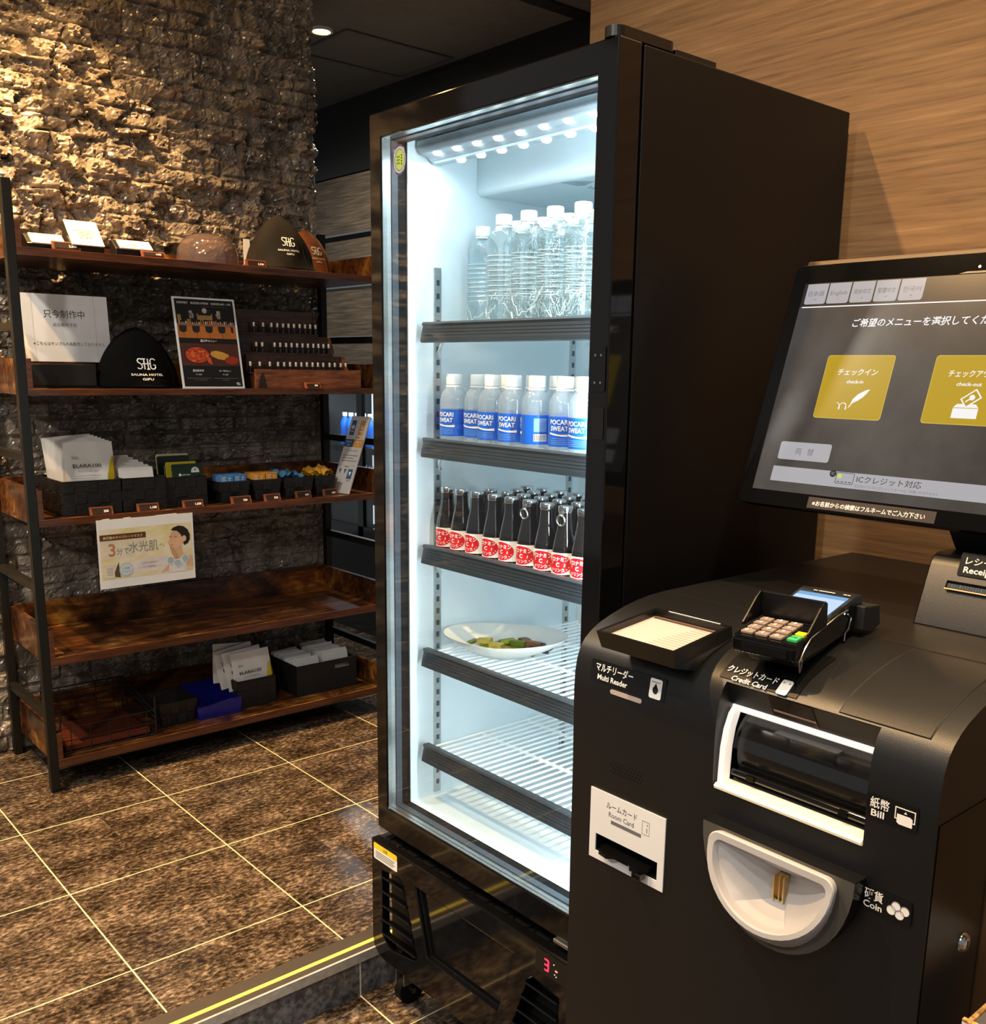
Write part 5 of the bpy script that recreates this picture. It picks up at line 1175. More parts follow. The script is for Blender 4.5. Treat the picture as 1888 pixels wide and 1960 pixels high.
for k in range(26): x = 0.014+k*0.0078; b.rect(x, 0.222, x+0.003+0.003*rs.random(), 0.226+0.012*rs.random(), 0.0006+0.00001*k, pk(('print_pale', 'print_tan', 'print_amber')[k % 3], ('#c9b9a5', '#a9814c', '#c0702a')[k % 3]), T)
b.rect(0.012, 0.232, 0.024, 0.252, 0.0006, pk('print_tan', '#a9814c'), T)
b.text('居酒屋メニュー', PW/2, 0.161, 0.0092, 0.0006, 'paper', T, 'C', w=0.060, bold=0.02)
b.rect(0.007, 0.078, PW-0.007, 0.155, 0.0004, pk('print_table', '#4e2a1e'), T)
b.disc(0.066, 0.115, 0.046, 0.0006, pk('print_bowl', '#2a1712'), T, 28, 0.030); b.disc(0.066, 0.115, 0.043, 0.0008, pk('print_red', '#c2441c'), T, 28, 0.0275)
for k in range(40):
    a = rs.random()*6.28; r = rs.random()**0.5*0.9; x, y = 0.066+0.041*r*math.cos(a), 0.115+0.026*r*math.sin(a); b.disc(x, y, 0.004+0.004*rs.random(), 0.0009+0.00002*k, pk(('print_red2', 'print_orange2', 'print_red3')[k % 3], ('#d8552a', '#e2763a', '#a83418')[k % 3]), T, 8, 0.003+0.002*rs.random())
b.poly([(0.112, 0.118), (0.118, 0.128), (0.135, 0.131), (0.160, 0.126), (0.182, 0.117), (0.178, 0.105), (0.160, 0.099), (0.140, 0.102), (0.120, 0.110)], 0.0008, pk('print_naan', '#d59a3a'), T); b.disc(0.190, 0.098, 0.026, 0.0009, pk('print_curry', '#a5341a'), T, 20, 0.014)
b.poly([(0.100, 0.108), (0.112, 0.108), (0.117, 0.082), (0.100, 0.090)], 0.0010, pk('print_red2', '#d8552a'), T)
b.text('黒毛和牛丼', 0.062, 0.058, 0.0085, 0.0006, 'paper', T, 'C', w=0.040, bold=0.015); b.text('￥1,000', 0.062, 0.046, 0.0065, 0.0006, 'paper', T, 'C', w=0.021); b.text('キーマカレー', 0.160, 0.058, 0.0080, 0.0006, 'paper', T, 'C', w=0.044, bold=0.015); b.text('￥1,000', 0.160, 0.046, 0.0065, 0.0006, 'paper', T, 'C', w=0.020)
for x0, x1, y in ((0.02, 0.104, 0.0345), (0.045, 0.090, 0.0285), (0.116, 0.206, 0.0345), (0.146, 0.172, 0.0285)): b.rect(x0, y, x1, y+0.0015, 0.0006, 'ink_grey', T)
logo(b, T, 0.204, 0.012, 0.009, 0.0008, 'paper'); b.build('print', t)
# wooden vial stand: a drawer-like front and three stepped racks of little bottles
t = thing('vial_stand', (0.70, 0.36, Z2), 'walnut three step stand of little black vials on the second shelf', 'display stand')
wal_dk = ramp_mat('walnut_dark', [(0.3, '#1d110b'), (0.5, '#3a2216'), (0.7, '#4e3020')], 10, (1.2, 8, 8), 0.42, dist=0.6)
YZ = Matrix(((0, 0, 1, 0), (1, 0, 0, 0), (0, 1, 0, 0), (0, 0, 0, 1)))      # local (y, z, x)
VX0, VX1 = 0.512, 0.952
b = MB(); b.box(VX0, VX1, 0.268, 0.283, Z2, Z2+0.068, 'walnut'); b.build('front_board', t, bevel=0.002)
b = MB(); b.prism([(VX0+0.010, Z2+0.002), (VX0+0.012, Z2+0.030), (VX0+0.022, Z2+0.052), (VX0+0.032, Z2+0.056), (VX0+0.038, Z2+0.030), (VX0+0.044, Z2+0.002)], -0.2695, -0.2678, wal_dk, Matrix(((1, 0, 0, 0), (0, 0, -1, 0), (0, 1, 0, 0), (0, 0, 0, 1)))); b.build('inlay', t)
b = MB(); b.box(VX0+0.004, VX1-0.004, 0.283, 0.52, Z2, Z2+0.055, wal_dk); b.build('base', t)
steps = [(0.300, 0.058, 0.118), (0.350, 0.128, 0.190), (0.400, 0.200, 0.282)]
for k, (y, z0, z1) in enumerate(steps):
    x0, x1 = (VX0-0.002, VX1-0.045) if k == 0 else ((VX0-0.022, VX1-0.075) if k == 1 else (VX0-0.062, VX1-0.11))
    b = MB(); b.box(x0, x1, y+0.034, y+0.046, Z2+0.05, Z2+z1, wal_dk); b.box(x0, x1, y, y+0.036, Z2+0.05, Z2+z0, wal_dk); b.build('rack', t, bevel=0.001)
    b = MB(); b.prism([(y-0.004, Z2+0.05), (y+0.050, Z2+0.05), (y+0.050, Z2+z1), (y+0.034, Z2+z1)], x1, x1+0.012, 'walnut' if k < 2 else wal_dk, YZ); b.prism([(y+0.008, Z2+0.058 if k == 0 else Z2+z0), (y+0.042, Z2+0.058 if k == 0 else Z2+z0), (y+0.040, Z2+z1-0.02), (y+0.030, Z2+z1-0.012)], x1+0.012, x1+0.0128, wal_dk, YZ); b.build('end_board', t, bevel=0.001)
vs_ = local('vial', '', 'bottle')
b = MB(); b.lathe([(0.0005, 0), (0.0062, 0), (0.0065, 0.002), (0.0065, 0.018), (0.004, 0.021)], 'brown_glass', 12); b.build('body', vs_)
b = MB(); b.lathe([(0.0045, 0.0205), (0.0047, 0.034), (0.004, 0.036), (0.0005, 0.0362)], mat('vial_cap', '#e2d0ba', 0.25, 0.2, var=0.05), 12); b.build('cap', vs_)
sp = []
for xs, (y, z0, z1) in zip(((0.535, 0.572, 0.612, 0.645, 0.670, 0.694, 0.718, 0.741, 0.764, 0.788, 0.811, 0.834, 0.861, 0.884, 0.910, 0.932), (0.568, 0.592, 0.642, 0.665, 0.689, 0.712, 0.735, 0.758, 0.781, 0.804, 0.826, 0.848, 0.870), (0.586, 0.624, 0.658, 0.682, 0.706, 0.729, 0.752, 0.776, 0.799, 0.821, 0.844)), steps):
    for k, x in enumerate(xs): sp.append((x-(0.018 if z0 < 0.1 else 0.0), y+0.016, Z2+z0+0.0003, k, ('bottom' if z0 < 0.1 else 'middle' if z0 < 0.15 else 'top')))
for k, (x, y, z, i, row) in enumerate(sp):
    lab = f'tiny dark vial with pale cap, {ORD[i]} from the left on the {row} step'
    if k == 0: vs_.location = (x, y, z); vs_['label'] = lab; vs_['group'] = 'vials on the walnut stand'
    else: dup(vs_, (x, y, z), 0, lab, 'vials on the walnut stand')

# ---- third shelf: baskets
Z3 = TZ[2]+0.0005
def basket(name, x0, x1, y0, y1, z, h, lab, m='basket', taper=0.0, grp='woven baskets on the rack', rim=True):
    t = thing(name, ((x0+x1)/2, (y0+y1)/2, z), lab, 'basket', grp)
    b = MB(); th = 0.006
    o0 = [(x0+taper, y0+taper), (x1-taper, y0+taper), (x1-taper, y1-taper), (x0+taper, y1-taper)]; o1 = [(x0, y0), (x1, y0), (x1, y1), (x0, y1)]
    i1 = [(x0+th, y0+th), (x1-th, y0+th), (x1-th, y1-th), (x0+th, y1-th)]; i0 = [(x0+taper+th, y0+taper+th), (x1-taper-th, y0+taper+th), (x1-taper-th, y1-taper-th), (x0+taper+th, y1-taper-th)]
    v = [(*p, z) for p in o0]+[(*p, z+h) for p in o1]+[(*p, z+h) for p in i1]+[(*p, z+0.006) for p in i0]
    f = [(3, 2, 1, 0)]+[(i, (i+1) % 4, 4+(i+1) % 4, 4+i) for i in range(4)]+[(4+i, 4+(i+1) % 4, 8+(i+1) % 4, 8+i) for i in range(4)]+[(8+i, 8+(i+1) % 4, 12+(i+1) % 4, 12+i) for i in range(4)]+[(12, 13, 14, 15)]
    b.add(v, f, m); b.build('body', t)
    b = MB(); n = max(3, int((x1-x0)/0.034)); w = (x1-x0-2*taper)/n; rows = max(2, int(h/0.03)); hh = h/rows
    for i in range(n):
        for j in range(rows):
            if (i+j) % 2 == 0:
                yy = y0+taper*(1-(j+0.5)/rows); b.box(x0+taper+i*w+0.001, x0+taper+(i+1)*w-0.001, yy-0.0022, yy+0.001, z+j*hh+0.001, z+(j+1)*hh-0.001, m)
    n2 = max(3, int((y1-y0)/0.034)); w2 = (y1-y0)/n2
    for i in range(n2):
        for j in range(rows):
            if (i+j) % 2:
                for xx in (x0+taper*(1-(j+0.5)/rows),): b.box(xx-0.0022, xx+0.001, y0+i*w2+0.001, y0+(i+1)*w2-0.001, z+j*hh+0.001, z+(j+1)*hh-0.001, m)
    b.build('weave', t, bevel=0.0012)
    if rim:
        b = MB(); b.ring(o1, i1, z+h-0.001, z+h+0.003, m); b.build('rim', t)
    return t
basket('basket', -0.170, 0.018, 0.285, 0.56, Z3, 0.108, 'black woven basket of white pouches at the left of the third shelf')
basket('basket', 0.022, 0.170, 0.285, 0.56, Z3, 0.108, 'black woven basket holding slim white packs on the third shelf')
basket('basket', 0.172, 0.325, 0.300, 0.56, Z3, 0.100, 'black woven basket holding dark green packs on the third shelf')
for x0, x1, w in ((0.375, 0.490, 'blue boxes'), (0.506, 0.616, 'orange boxes'), (0.630, 0.752, 'blue sachets'), (0.762, 0.850, 'yellow sachets')):
    basket('basket', x0, x1, 0.300, 0.47, Z3, 0.072, f'small black woven basket holding {w} on the third shelf', taper=0.008)
pouch = mat('pouch_white', '#dcd8d2', 0.22, spec=0.6, bump=0.25, bscale=25, var=0.03); pouch_in = mat('pouch_gold', '#d8c02a', 0.25, 0.5, var=0.15)
def make_pouch(lab, grp, w=0.155, h=0.125, gold=True):
    t = local('mask_pouch', lab, 'pouch', grp); b = MB(); n, m_ = 10, 8; th = 0.004
    def pt(i, j, s):
        x = -w/2+w*i/n; z = h*j/m_; e = min(1, i/1.5, (n-i)/1.5)*min(1, (m_-j)/1.2+0.05)
        return (x, s*th*e*(0.6+0.5*math.sin(2.1*i+j))+0.002*math.sin(i*0.9+j*0.7), z)
    v = [pt(i, j, s) for s in (-1, 1) for j in range(m_+1) for i in range(n+1)]; o_ = (n+1)*(m_+1)
    f = [(j*(n+1)+i, j*(n+1)+i+1, (j+1)*(n+1)+i+1, (j+1)*(n+1)+i) for j in range(m_) for i in range(n)]
    f += [tuple(o_+k for k in q[::-1]) for q in f]
    bd_ = [j*(n+1) for j in range(m_+1)]+[m_*(n+1)+i for i in range(1, n+1)]+[j*(n+1)+n for j in range(m_-1, -1, -1)]+[i for i in range(n-1, 0, -1)]
    f += [(bd_[k], bd_[(k+1) % len(bd_)], o_+bd_[(k+1) % len(bd_)], o_+bd_[k]) for k in range(len(bd_))]
    b.add(v, f, pouch, True); b.build('packet', t)
    T = FR((0, -th-0.0046, 0), (1, 0, 0), (0, 0, 1)); b = MB()
    b.text('EW', -w*0.36, h-0.055, 0.013, 0.0003, 'ink_grey', T); b.text('ELARA100', -w*0.36, h-0.084, 0.0165, 0.0003, 'ink', T, w=0.090, bold=0.01); b.text('ALL-IN-ONE SHEET MASK', -w*0.28, h-0.098, 0.006, 0.0003, 'ink_grey', T, w=0.068)
    for k in range(3): b.rect(-w*0.36, h-0.112-k*0.007, w*0.2-0.01*k, h-0.111-k*0.007, 0.0003, 'ink_grey', T)
    b.build('print', t)
    if gold:
        b = MB(); b.poly([(w*0.30, 0.01), (w*0.31, h-0.115), (w*0.40, h-0.065), (w*0.46, h-0.045), (w*0.455, h-0.09), (w*0.44, 0.01)], 0.0004, pouch_in, T); b.poly([(w*0.44, 0.01), (w*0.455, h-0.09), (w*0.46, h-0.045), (w*0.485, h-0.09), (w*0.49, 0.01)], 0.0005, 'foil_brown', T); b.build('gusset', t)
    return t
p0 = make_pouch('front white mask pouch with gold gusset in the left basket', 'white mask pouches on the third shelf', 0.160, 0.222)
p0.location = (-0.058, 0.318, Z3+0.012); p0.rotation_euler = (math.radians(-10), 0, 0)
for k in range(6):
    o = dup(p0, (-0.061-0.0032*k, 0.340+k*0.020, Z3+0.014+0.0022*k), 0, f'white mask pouch, {ORD[k]} behind the front one in the left basket'); o.rotation_euler = (math.radians(-9+k*0.7), math.radians(-0.8*k), 0)
def flat_pack(name, w, h, th, m, lab, grp, extra=None, r=0.006):
    t = local(name, lab, 'package', grp); T = FR((0, 0, 0), (1, 0, 0), (0, 0, 1)); b = MB(); b.prism(rrect(-w/2, 0, w/2, h, r), -th, 0, m, T); b.build('packet', t, bevel=0.0012, weld=True)
    if extra:
        b = MB(); extra(b, T); b.build('print', t)
    return t
q0 = flat_pack('slim_pack', 0.118, 0.135, 0.004, pouch, 'front slim white pack in the second basket', 'slim white packs')
q0.location = (0.090, 0.312, Z3+0.010); q0.rotation_euler = (math.radians(-12), 0, 0)
for k in range(5):
    o = dup(q0, (0.084-0.006*k, 0.330+k*0.030, Z3+0.016+0.006*k), 0, f'slim white pack, {ORD[k]} behind the front one in the second basket'); o.rotation_euler = (math.radians(-12), 0, 0)
gdk = mat('pack_green', '#12301f', 0.35, var=0.1); gye = mat('pack_yellow', '#c9b52a', 0.4, var=0.1)
def gx(b, T):
    b.disc(0.030, 0.112, 0.0155, 0.0005, 'paper', T, 20); b.poly([(0.030-0.0155*math.cos(a), 0.108-0.012*math.sin(a)) for a in [PI*i/10 for i in range(11)]], 0.0007, gdk, T); b.disc(0.030, 0.118, 0.003, 0.0008, gdk, T, 8)
    b.disc(-0.028, 0.102, 0.005, 0.0005, 'paper', T, 12); b.text('LEAFLABO', -0.020, 0.099, 0.007, 0.0005, 'paper', T, w=0.030); b.text('CICA', -0.030, 0.075, 0.018, 0.0005, bpy.data.materials['pouch_white'], T, w=0.044)
g0 = flat_pack('mask_pack', 0.112, 0.140, 0.004, gdk, 'front dark green pack with round white seal in the third basket', 'green and yellow packs', gx)
g0.location = (0.278, 0.335, Z3+0.004); g0.rotation_euler = (math.radians(-9), 0, math.radians(3))
y0_ = flat_pack('mask_pack', 0.112, 0.140, 0.004, gye, 'yellow pack behind the front green one in the third basket', 'green and yellow packs'); y0_.location = (0.264, 0.355, Z3+0.010); y0_.rotation_euler = (math.radians(-8), 0, 0)
def gx2(b, T):
    ro = rrect(-0.036, 0.02, 0.05, 0.125, 0); ri = rrect(-0.0352, 0.0208, 0.0492, 0.1242, 0); b.ring(ro, ri, 0, 0.0004, 'paper', T)
g1 = flat_pack('mask_pack', 0.118, 0.160, 0.004, mat('pack_dark', '#101a16', 0.35, var=0.1), 'tallest dark pack with thin white outline in the third basket', 'green and yellow packs', gx2); g1.location = (0.255, 0.400, Z3+0.008); g1.rotation_euler = (math.radians(-6), 0, 0)
g2 = flat_pack('mask_pack', 0.118, 0.166, 0.004, mat('pack_pale', '#b9b48a', 0.4, var=0.1), 'pale yellow pack at the back of the third basket', 'green and yellow packs'); g2.location = (0.256, 0.412, Z3+0.008); g2.rotation_euler = (math.radians(-6), 0, 0)
blu = mat('box_blue', '#4d86bf', 0.4, var=0.06); ora = mat('box_orange', '#d8912a', 0.4, var=0.06)
def small_box(m, lab, grp):
    t = local('small_box', lab, 'box', grp); b = MB(); b.box(-0.024, 0.024, -0.014, 0.014, 0, 0.075, m); b.build('carton', t, bevel=0.001); T = FR((0, -0.0142, 0), (1, 0, 0), (0, 0, 1))
    b = MB(); [b.rect(0.006, 0.048+k*0.007, 0.014-0.002*(k % 2), 0.051+k*0.007, 0.0004, 'paper', T) for k in range(3)]; [b.rect(-0.020, 0.038+k*0.0055, -0.006+0.003*(k % 2), 0.040+k*0.0055, 0.0004, 'paper', T) for k in range(6)]; b.build('print', t); return t
for m, xs, g, w in ((blu, (0.412, 0.462), 'small blue boxes', 'blue'), (ora, (0.538, 0.588), 'small orange boxes', 'orange')):
    for k, x in enumerate(xs):
        for r in range(2):
            lab = f'small {w} box, {"left" if k == 0 else "right"} of the {"front" if r == 0 else "rear"} pair in the {w} box basket'
            o = small_box(m, lab, g) if (k, r) == (0, 0) else dup(o1_, (0, 0, 0), 0, lab)
            if (k, r) == (0, 0): o1_ = o
            o.location = (x, 0.335+r*0.045, Z3+0.022); o.rotation_euler = (0, 0, math.radians(-4+6*k))
def sachet(m, lab, grp, seed):
    t = local('sachet', lab, 'sachet', grp); rs = random.Random(seed); b = MB(); n, m_ = 12, 7; w, h = 0.13, 0.075
    hs = [[0.010*math.sin(i*0.7+seed+j*0.6)+0.006*math.sin(i*1.9-j*1.1+seed)+rs.uniform(-0.002, 0.002) for i in range(n+1)] for j in range(m_+1)]
    v = [(-w/2+w*i/n, -h/2+h*j/m_, 0.022+hs[j][i]*0.8) for j in range(m_+1) for i in range(n+1)]+[(-w/2+w*i/n, -h/2+h*j/m_, 0.019+hs[j][i]*0.8-0.006*min(1, i/2, (n-i)/2, j/2, (m_-j)/2)) for j in range(m_+1) for i in range(n+1)]
    o_ = (n+1)*(m_+1); f = [(j*(n+1)+i, j*(n+1)+i+1, (j+1)*(n+1)+i+1, (j+1)*(n+1)+i) for j in range(m_) for i in range(n)]; f += [tuple(o_+k for k in q[::-1]) for q in f]
    b.add(v, f, m, False); b.build('packet', t); return t
sb = mat('sachet_blue', '#3f7398', 0.35, var=0.12); sy = mat('sachet_yellow', '#c9952a', 0.35, var=0.15)
for k in range(3):
    o = sachet(sb, f'crumpled blue sachet, {("lowest", "middle", "topmost")[k]} in its small basket', 'blue sachets', 2+k); o.location = (0.672-0.004*k, 0.380-0.012*k, Z3+0.045+0.011*k); o.rotation_euler = (math.radians(8), math.radians(8), math.radians(-8+10*k)); o.scale = (0.85, 1, 1)
    o = sachet(sy, f'crumpled yellow sachet, {("lowest", "middle", "topmost")[k]} in its small basket', 'yellow sachets', 6+k); o.location = (0.803+0.003*k, 0.385-0.010*k, Z3+0.045+0.013*k); o.rotation_euler = (math.radians(10), math.radians(-3), math.radians(4+7*k)); o.scale = (0.78, 1, 1)
# leaning information board at the right
t = thing('info_board', (0.94, 0.33, Z3), 'tall slanted white info board with blue and orange panels on the third shelf', 'sign')
o_ = Vector((0.862, 0.362, Z3+0.0015)); up = Vector((0.377, 0.067, 0.924)); T = FR(o_, (0.174, -0.985, 0), up)
b = MB(); b.prism(rrect(0, 0, 0.105, 0.318, 0.003), -0.006, 0, mat('board_grey', '#b7b3b2', 0.5, var=0.03), T); b.build('board', t, weld=True, bevel=0.001)
db = pk('print_teal', '#2f5578'); do = pk('print_ochre', '#b9823a'); b = MB()
b.rect(0.012, 0.238, 0.038, 0.300, 0.0005, db, T); b.rect(0.062, 0.238, 0.088, 0.300, 0.0005, do, T)
for x in (0.025, 0.075): b.disc(x, 0.272, 0.009, 0.0008, 'board_grey' if False else bpy.data.materials['board_grey'], T, 14); b.rect(x-0.008, 0.254, x+0.008, 0.256, 0.0008, 'paper', T)
b.text('タオルセット', 0.025, 0.2275, 0.006, 0.0006, 'ink', T, 'C', w=0.036); b.text('館内着セット', 0.075, 0.2275, 0.006, 0.0006, 'ink', T, 'C', w=0.036)
b.rect(0.0, 0.190, 0.052, 0.222, 0.0005, db, T); b.rect(0.052, 0.190, 0.1045, 0.222, 0.0005, do, T)
for x in (0.026, 0.078): b.text('ボタニカ', x, 0.207, 0.009, 0.0008, 'paper', T, 'C', w=0.030); b.text('550円', x, 0.196, 0.006, 0.0008, 'paper', T, 'C')
b.text('アウト・しおゆ くらぶです！', 0.052, 0.172, 0.0075, 0.0006, 'ink', T, 'C', w=0.076)
for k in range(3): b.rect(0.010, 0.154-k*0.011, 0.096-0.02*(k == 1), 0.157-k*0.011, 0.0005, 'ink_grey', T)
b.text('使用方法', 0.052, 0.107, 0.0075, 0.0006, 'ink', T, 'C', w=0.024); b.rect(0.006, 0.113, 0.032, 0.114, 0.0005, 'ink_grey', T); b.rect(0.074, 0.113, 0.099, 0.114, 0.0005, 'ink_grey', T)
for x, c in ((0.022, db), (0.050, db)): b.poly([(x-0.008, 0.098), (x+0.006, 0.100), (x-0.002, 0.078)], 0.0006, c, T)
b.rect(0.066, 0.060, 0.092, 0.100, 0.0005, db, T); b.poly([(0.074, 0.090), (0.086, 0.088), (0.078, 0.072)], 0.0008, 'paper', T); b.rect(0.068, 0.052, 0.090, 0.055, 0.0005, 'ink_grey', T)
b.build('print', t)
# ---- mask poster hanging from the third shelf
t = thing('mask_poster', (0.08, 0.249, 0.665), 'white face mask poster hanging under the front edge of the third shelf', 'poster')
T = FR((-0.083, 0.2490, 0.664), (1, 0, 0), (0, 0, 1)); PW, PH = 0.327, 0.230
b = MB(); b.prism([(0, 0), (PW, 0), (PW, PH), (0.272, PH), (0.270, PH+0.003), (0.195, PH+0.001), (0.192, PH), (0.115, PH), (0.112, PH+0.003), (0.090, PH+0.002), (0.088, PH), (0.045, PH), (0.042, PH+0.003), (0.02, PH+0.002), (0.018, PH), (0, PH)], -0.0006, 0, 'paper', T); b.build('sheet', t)
b = MB(); bg = ramp_mat('poster_field', [(0.35, '#d8c98c'), (0.5, '#e4d9ac'), (0.65, '#e9e2cf')], 9, (1, 1, 2.5), 0.6); b.rect(0.007, 0.030, 0.320, 0.198, 0.0004, bg, T); b.rect(0.007, 0.10, 0.16, 0.158, 0.0005, pk('poster_pale', '#dfd4bb'), T)
b.rect(0.007, 0.160, 0.160, 0.180, 0.0007, pk('poster_brown', '#5f3a1c'), T); b.text('高密着のタイパシートマスク', 0.083, 0.1655, 0.0100, 0.0010, pk('poster_cream', '#ecd9b0'), T, 'C', w=0.130, bold=0.01)
co_ = pk('poster_copper', '#b98058'); gr_ = pk('poster_steel', '#7d8794')
b.text('3', 0.045, 0.108, 0.058, 0.0010, co_, T, 'C', bold=0.015); b.text('分で', 0.080, 0.112, 0.026, 0.0010, gr_, T, 'C', w=0.042); b.text('水光肌', 0.150, 0.116, 0.040, 0.0010, gr_, T, 'C', w=0.100); b.text('へ', 0.213, 0.122, 0.020, 0.0010, gr_, T, 'C')
b.poly([(0.018, 0.036), (0.050, 0.036), (0.056, 0.078), (0.022, 0.080)], 0.0007, pk('poster_pack', '#d9d2c2'), T)
for k in range(5): b.rect(0.024, 0.044+k*0.0055, 0.044, 0.0455+k*0.0055, 0.0009, gr_, T)
b.poly([(0.050, 0.037), (0.068, 0.034), (0.064, 0.086), (0.056, 0.068), (0.049, 0.052)], 0.0009, pk('poster_dark', '#5a4426'), T)
b.poly([(0.06+0.022, 0.042), (0.225, 0.044), (0.232, 0.090), (0.16, 0.090), (0.10, 0.082)], 0.0006, pk('poster_lilac', '#ddd6d3'), T)
b.disc(0.088, 0.058, 0.0235, 0.0010, pk('poster_blue', '#a9bfca'), T, 28); b.disc(0.088, 0.058, 0.0205, 0.0012, pk('poster_blue2', '#c4d4da'), T, 28); b.text('冷凍室', 0.088, 0.060, 0.0075, 0.0014, gr_, T, 'C', w=0.022); b.text('ヒヤヒヤ', 0.088, 0.049, 0.0075, 0.0014, gr_, T, 'C', w=0.028)
b.text('こだわりの目元まで', 0.168, 0.070, 0.0085, 0.0010, gr_, T, 'C', w=0.062); b.text('しっかり高密着シート', 0.170, 0.056, 0.0095, 0.0010, gr_, T, 'C', w=0.078)
sk = pk('poster_skin', '#d9b08e'); sk2 = pk('poster_skin2', '#c59a76')
b.poly([(0.205, 0.032), (0.232, 0.038), (0.250, 0.075), (0.262, 0.060), (0.320, 0.040), (0.320, 0.078), (0.300, 0.088), (0.285, 0.094), (0.282, 0.125), (0.262, 0.110), (0.256, 0.088), (0.235, 0.060)], 0.0007, sk, T)
b.poly([(0.232, 0.030), (0.295, 0.030), (0.300, 0.080), (0.285, 0.082), (0.262, 0.072), (0.250, 0.080), (0.236, 0.070)], 0.0009, pk('poster_cloth', '#dcdad8'), T)
b.poly([(0.250, 0.172), (0.243, 0.160), (0.240, 0.145), (0.235, 0.135), (0.239, 0.131), (0.238, 0.124), (0.241, 0.119), (0.240, 0.112), (0.246, 0.106), (0.258, 0.106), (0.270, 0.112), (0.282, 0.122), (0.296, 0.140), (0.300, 0.165), (0.288, 0.182), (0.265, 0.182)], 0.0011, sk, T)
b.poly([(0.246, 0.176), (0.256, 0.185), (0.274, 0.190), (0.292, 0.186), (0.306, 0.174), (0.313, 0.156), (0.312, 0.138), (0.304, 0.126), (0.291, 0.120), (0.288, 0.130), (0.296, 0.138), (0.298, 0.150), (0.284, 0.150), (0.280, 0.160), (0.268, 0.172)], 0.0014, pk('poster_hair', '#1d1514'), T); b.disc(0.292, 0.144, 0.0075, 0.0016, sk, T, 14, 0.0105)
for x, y in ((0.262, 0.152), (0.243, 0.153)): b.poly([(x-0.005, y), (x+0.006, y-0.001), (x+0.004, y+0.0014), (x-0.003, y+0.0018)], 0.0014, pk('poster_brow', '#6b4a38'), T)
b.poly([(0.244, 0.1265), (0.253, 0.128), (0.250, 0.124), (0.246, 0.124)], 0.0014, pk('poster_lip', '#b5605a'), T)
b.poly([(0.234, 0.140), (0.240, 0.118), (0.246, 0.096), (0.258, 0.074), (0.266, 0.082), (0.258, 0.104), (0.254, 0.114), (0.246, 0.118), (0.240, 0.130)], 0.0016, sk2, T)
for x, y in ((0.240, 0.072), (0.265, 0.060), (0.293, 0.074)): b.disc(x, y, 0.0145, 0.0018, 'paper', T, 20); b.disc(x, y, 0.0122, 0.0019, pk('poster_blue', '#a9bfca'), T, 20)
b.build('print', t)

# ---- bottom shelf
Z5 = TZ[4]+0.0005
t = thing('wire_basket', (-0.08, 0.45, Z5), 'black wire basket at the left end of the bottom shelf', 'basket')
x0, x1, y0, y1, h = -0.232, 0.088, 0.290, 0.610, 0.135
b = MB(); w_ = M['black_matte']
for (x, y) in ((x0, y0), (x1, y0), (x1, y1), (x0, y1)): b.tube([(x, y, Z5+0.002), (x, y, Z5+h)], 0.0028, w_, 6)
for zz, r in ((0.003, 0.0024), (0.045, 0.0016), (0.090, 0.0016), (h, 0.0030), (h-0.022, 0.0020)):
    if zz in (h, h-0.022): b.tube([(x1, y1-0.002, Z5+zz), (x0, y1-0.002, Z5+zz), (x0, y0, Z5+zz-0.05)], r, w_, 6); b.tube([(x1, y1, Z5+zz), (x1, y0, Z5+zz-0.055)], r, w_, 6)
    else: b.tube([(x0, y0, Z5+zz), (x1, y0, Z5+zz), (x1, y1, Z5+zz), (x0, y1, Z5+zz)], r, w_, 6, closed=True)
b.build('frame', t)
b = MB()
for k in range(5):
    x = x0+(x1-x0)*(k+0.5)/5; b.tube([(x, y0, Z5+0.002), (x, y0, Z5+0.085)], 0.0016, w_, 5); b.tube([(x, y1, Z5+0.002), (x, y1, Z5+h)], 0.0016, w_, 5); b.tube([(x, y0, Z5+0.002), (x, y1, Z5+0.002)], 0.0016, w_, 5)
b.build('wires', t)
b = MB(); b.box(-0.215, 0.072, 0.305, 0.560, Z5+0.004, Z5+0.020, 'redwood'); b.box(-0.215, 0.072, 0.305, 0.318, Z5+0.020, Z5+0.024, 'redwood')
tag(b.build('wooden_tray', bevel=0.002), 'flat reddish wooden tray lying in the black wire basket', 'tray')
basket('basket', 0.120, 0.262, 0.330, 0.500, Z5, 0.085, 'small empty black woven basket with doubled rim on the bottom shelf', m='basket', taper=0.012)
t = thing('tray_box', (0.34, 0.40, Z5), 'dark blue foil gift box between the small basket and the pouches, bottom shelf', 'box')
bf = mat('foil_blue', '#1a1a7a', 0.25, 0.3, spec=0.7, bump=0.3, bscale=30, var=0.15)
b = MB(); b.prism([(0.262, Z5), (0.425, Z5), (0.432, Z5+0.062), (0.255, Z5+0.048)], -0.322, -0.318, bf, Matrix(((1, 0, 0, 0), (0, 0, -1, 0), (0, 1, 0, 0), (0, 0, 0, 1)))); b.build('front_panel', t)
b = MB(); b.box(0.262, 0.268, 0.322, 0.50, Z5, Z5+0.052, bf); b.box(0.42, 0.426, 0.322, 0.50, Z5, Z5+0.060, bf); b.box(0.268, 0.42, 0.494, 0.50, Z5, Z5+0.095, bf); b.box(0.268, 0.42, 0.322, 0.494, Z5, Z5+0.004, bf); b.build('body', t)
basket('basket', 0.428, 0.588, 0.345, 0.53, Z5, 0.105, 'taller black woven basket of white pouches on the bottom shelf', rim=True)
p1 = make_pouch('front white mask pouch in the bottom shelf basket', 'white mask pouches on the bottom shelf', 0.160, 0.150, True); p1.location = (0.512, 0.362, Z5+0.062); p1.rotation_euler = (math.radians(-14), math.radians(-2), 0)
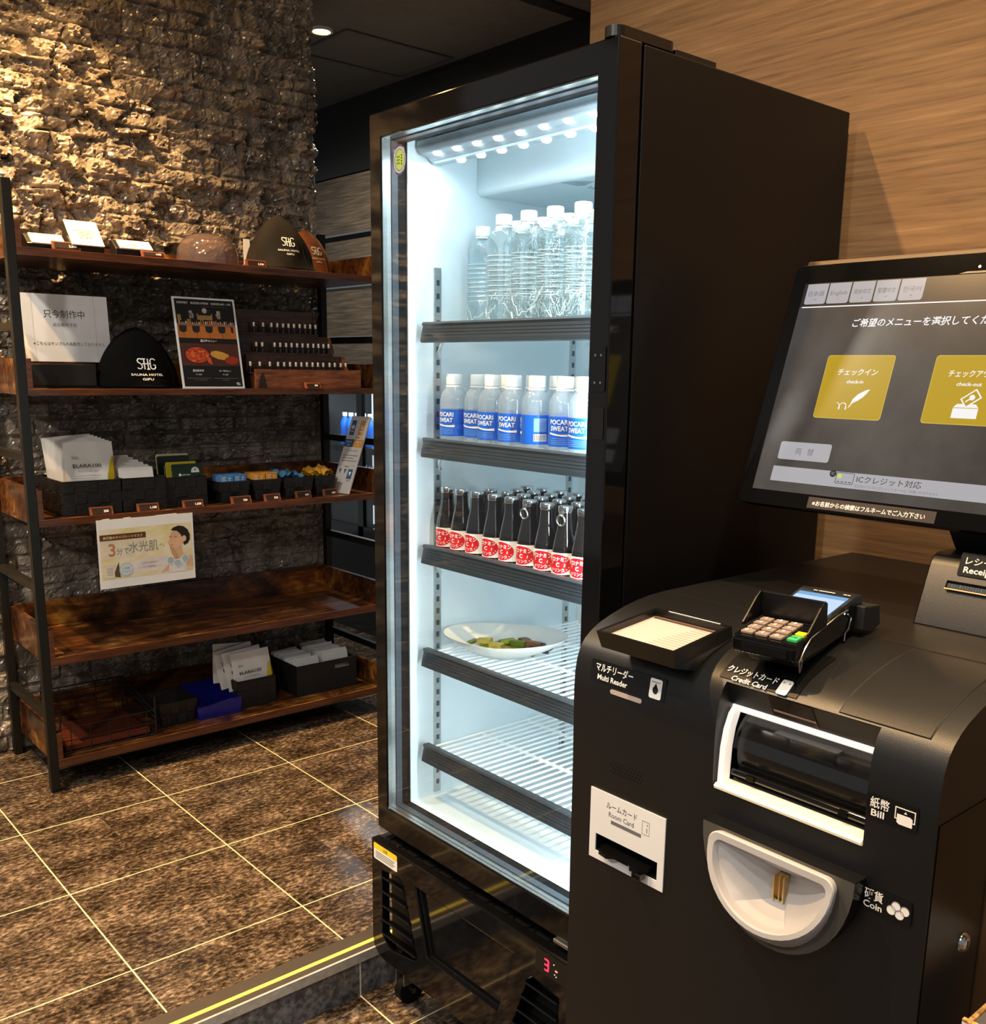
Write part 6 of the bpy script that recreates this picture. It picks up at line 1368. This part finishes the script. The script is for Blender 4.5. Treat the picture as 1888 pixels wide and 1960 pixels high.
for k in range(3):
    o = dup(p1, (0.494-0.020*k, 0.386+0.026*k, Z5+0.068+0.008*k), 0, f'white mask pouch, {ORD[k]} behind the front one in the bottom basket'); o.rotation_euler = (math.radians(-13+2*k), math.radians(-5-2*k+(14 if k == 2 else 0)), 0)
# black carton of sachets
t = thing('storage_box', (0.80, 0.42, Z5), 'black box with oval handle hole, full of white paper sachets, bottom shelf', 'box')
bx0, bx1, by0, by1, bh = 0.672, 0.948, 0.330, 0.545, 0.125
b = MB(); b.ring([(bx0, Z5), (bx1, Z5), (bx1, Z5+bh), (bx0, Z5+bh)], [(0.845, Z5+0.088), (0.915, Z5+0.088), (0.915, Z5+0.104), (0.845, Z5+0.104)], -by0, -by0-0.005, 'black_matte', Matrix(((1, 0, 0, 0), (0, 0, -1, 0), (0, 1, 0, 0), (0, 0, 0, 1)))); b.build('front_panel', t)
b = MB(); b.box(bx0, bx0+0.005, by0+0.005, by1, Z5, Z5+bh, 'black_matte'); b.box(bx1-0.005, bx1, by0+0.005, by1, Z5, Z5+bh, 'black_matte'); b.box(bx0, bx1, by1-0.005, by1, Z5, Z5+bh, 'black_matte'); b.box(bx0+0.005, bx1-0.005, by0+0.005, by1-0.005, Z5, Z5+0.004, 'black_matte'); b.build('body', t)
pk_ = local('paper_sachet', '', 'sachet'); b = MB(); b.box(-0.058, 0.058, -0.003, 0.003, 0, 0.118, mat('sachet_white', '#d9d8d6', 0.6, var=0.03)); b.build('packet', pk_, bevel=0.0012)
kk = 0
for col, x in ((0, 0.738), (1, 0.872)):
    for r in range(13):
        lab = f'white paper sachet in the {"left" if col == 0 else "right"} row of the black box, {ORD[r]} from the front'
        o = pk_ if kk == 0 else dup(pk_, (0, 0, 0), 0, lab); o['label'] = lab; o['group'] = 'white paper sachets in the black box'
        o.location = (x+0.003*math.sin(r*2.3), 0.345+r*0.0145, Z5+0.006+0.016+0.004*math.sin(r*1.7)+(0.012 if col else 0)); o.rotation_euler = (math.radians(-16+2*math.sin(r)), math.radians(3*math.sin(r*3.1)), 0); kk += 1

for o in bpy.data.objects:
    if '_org' in o: del o['_org']
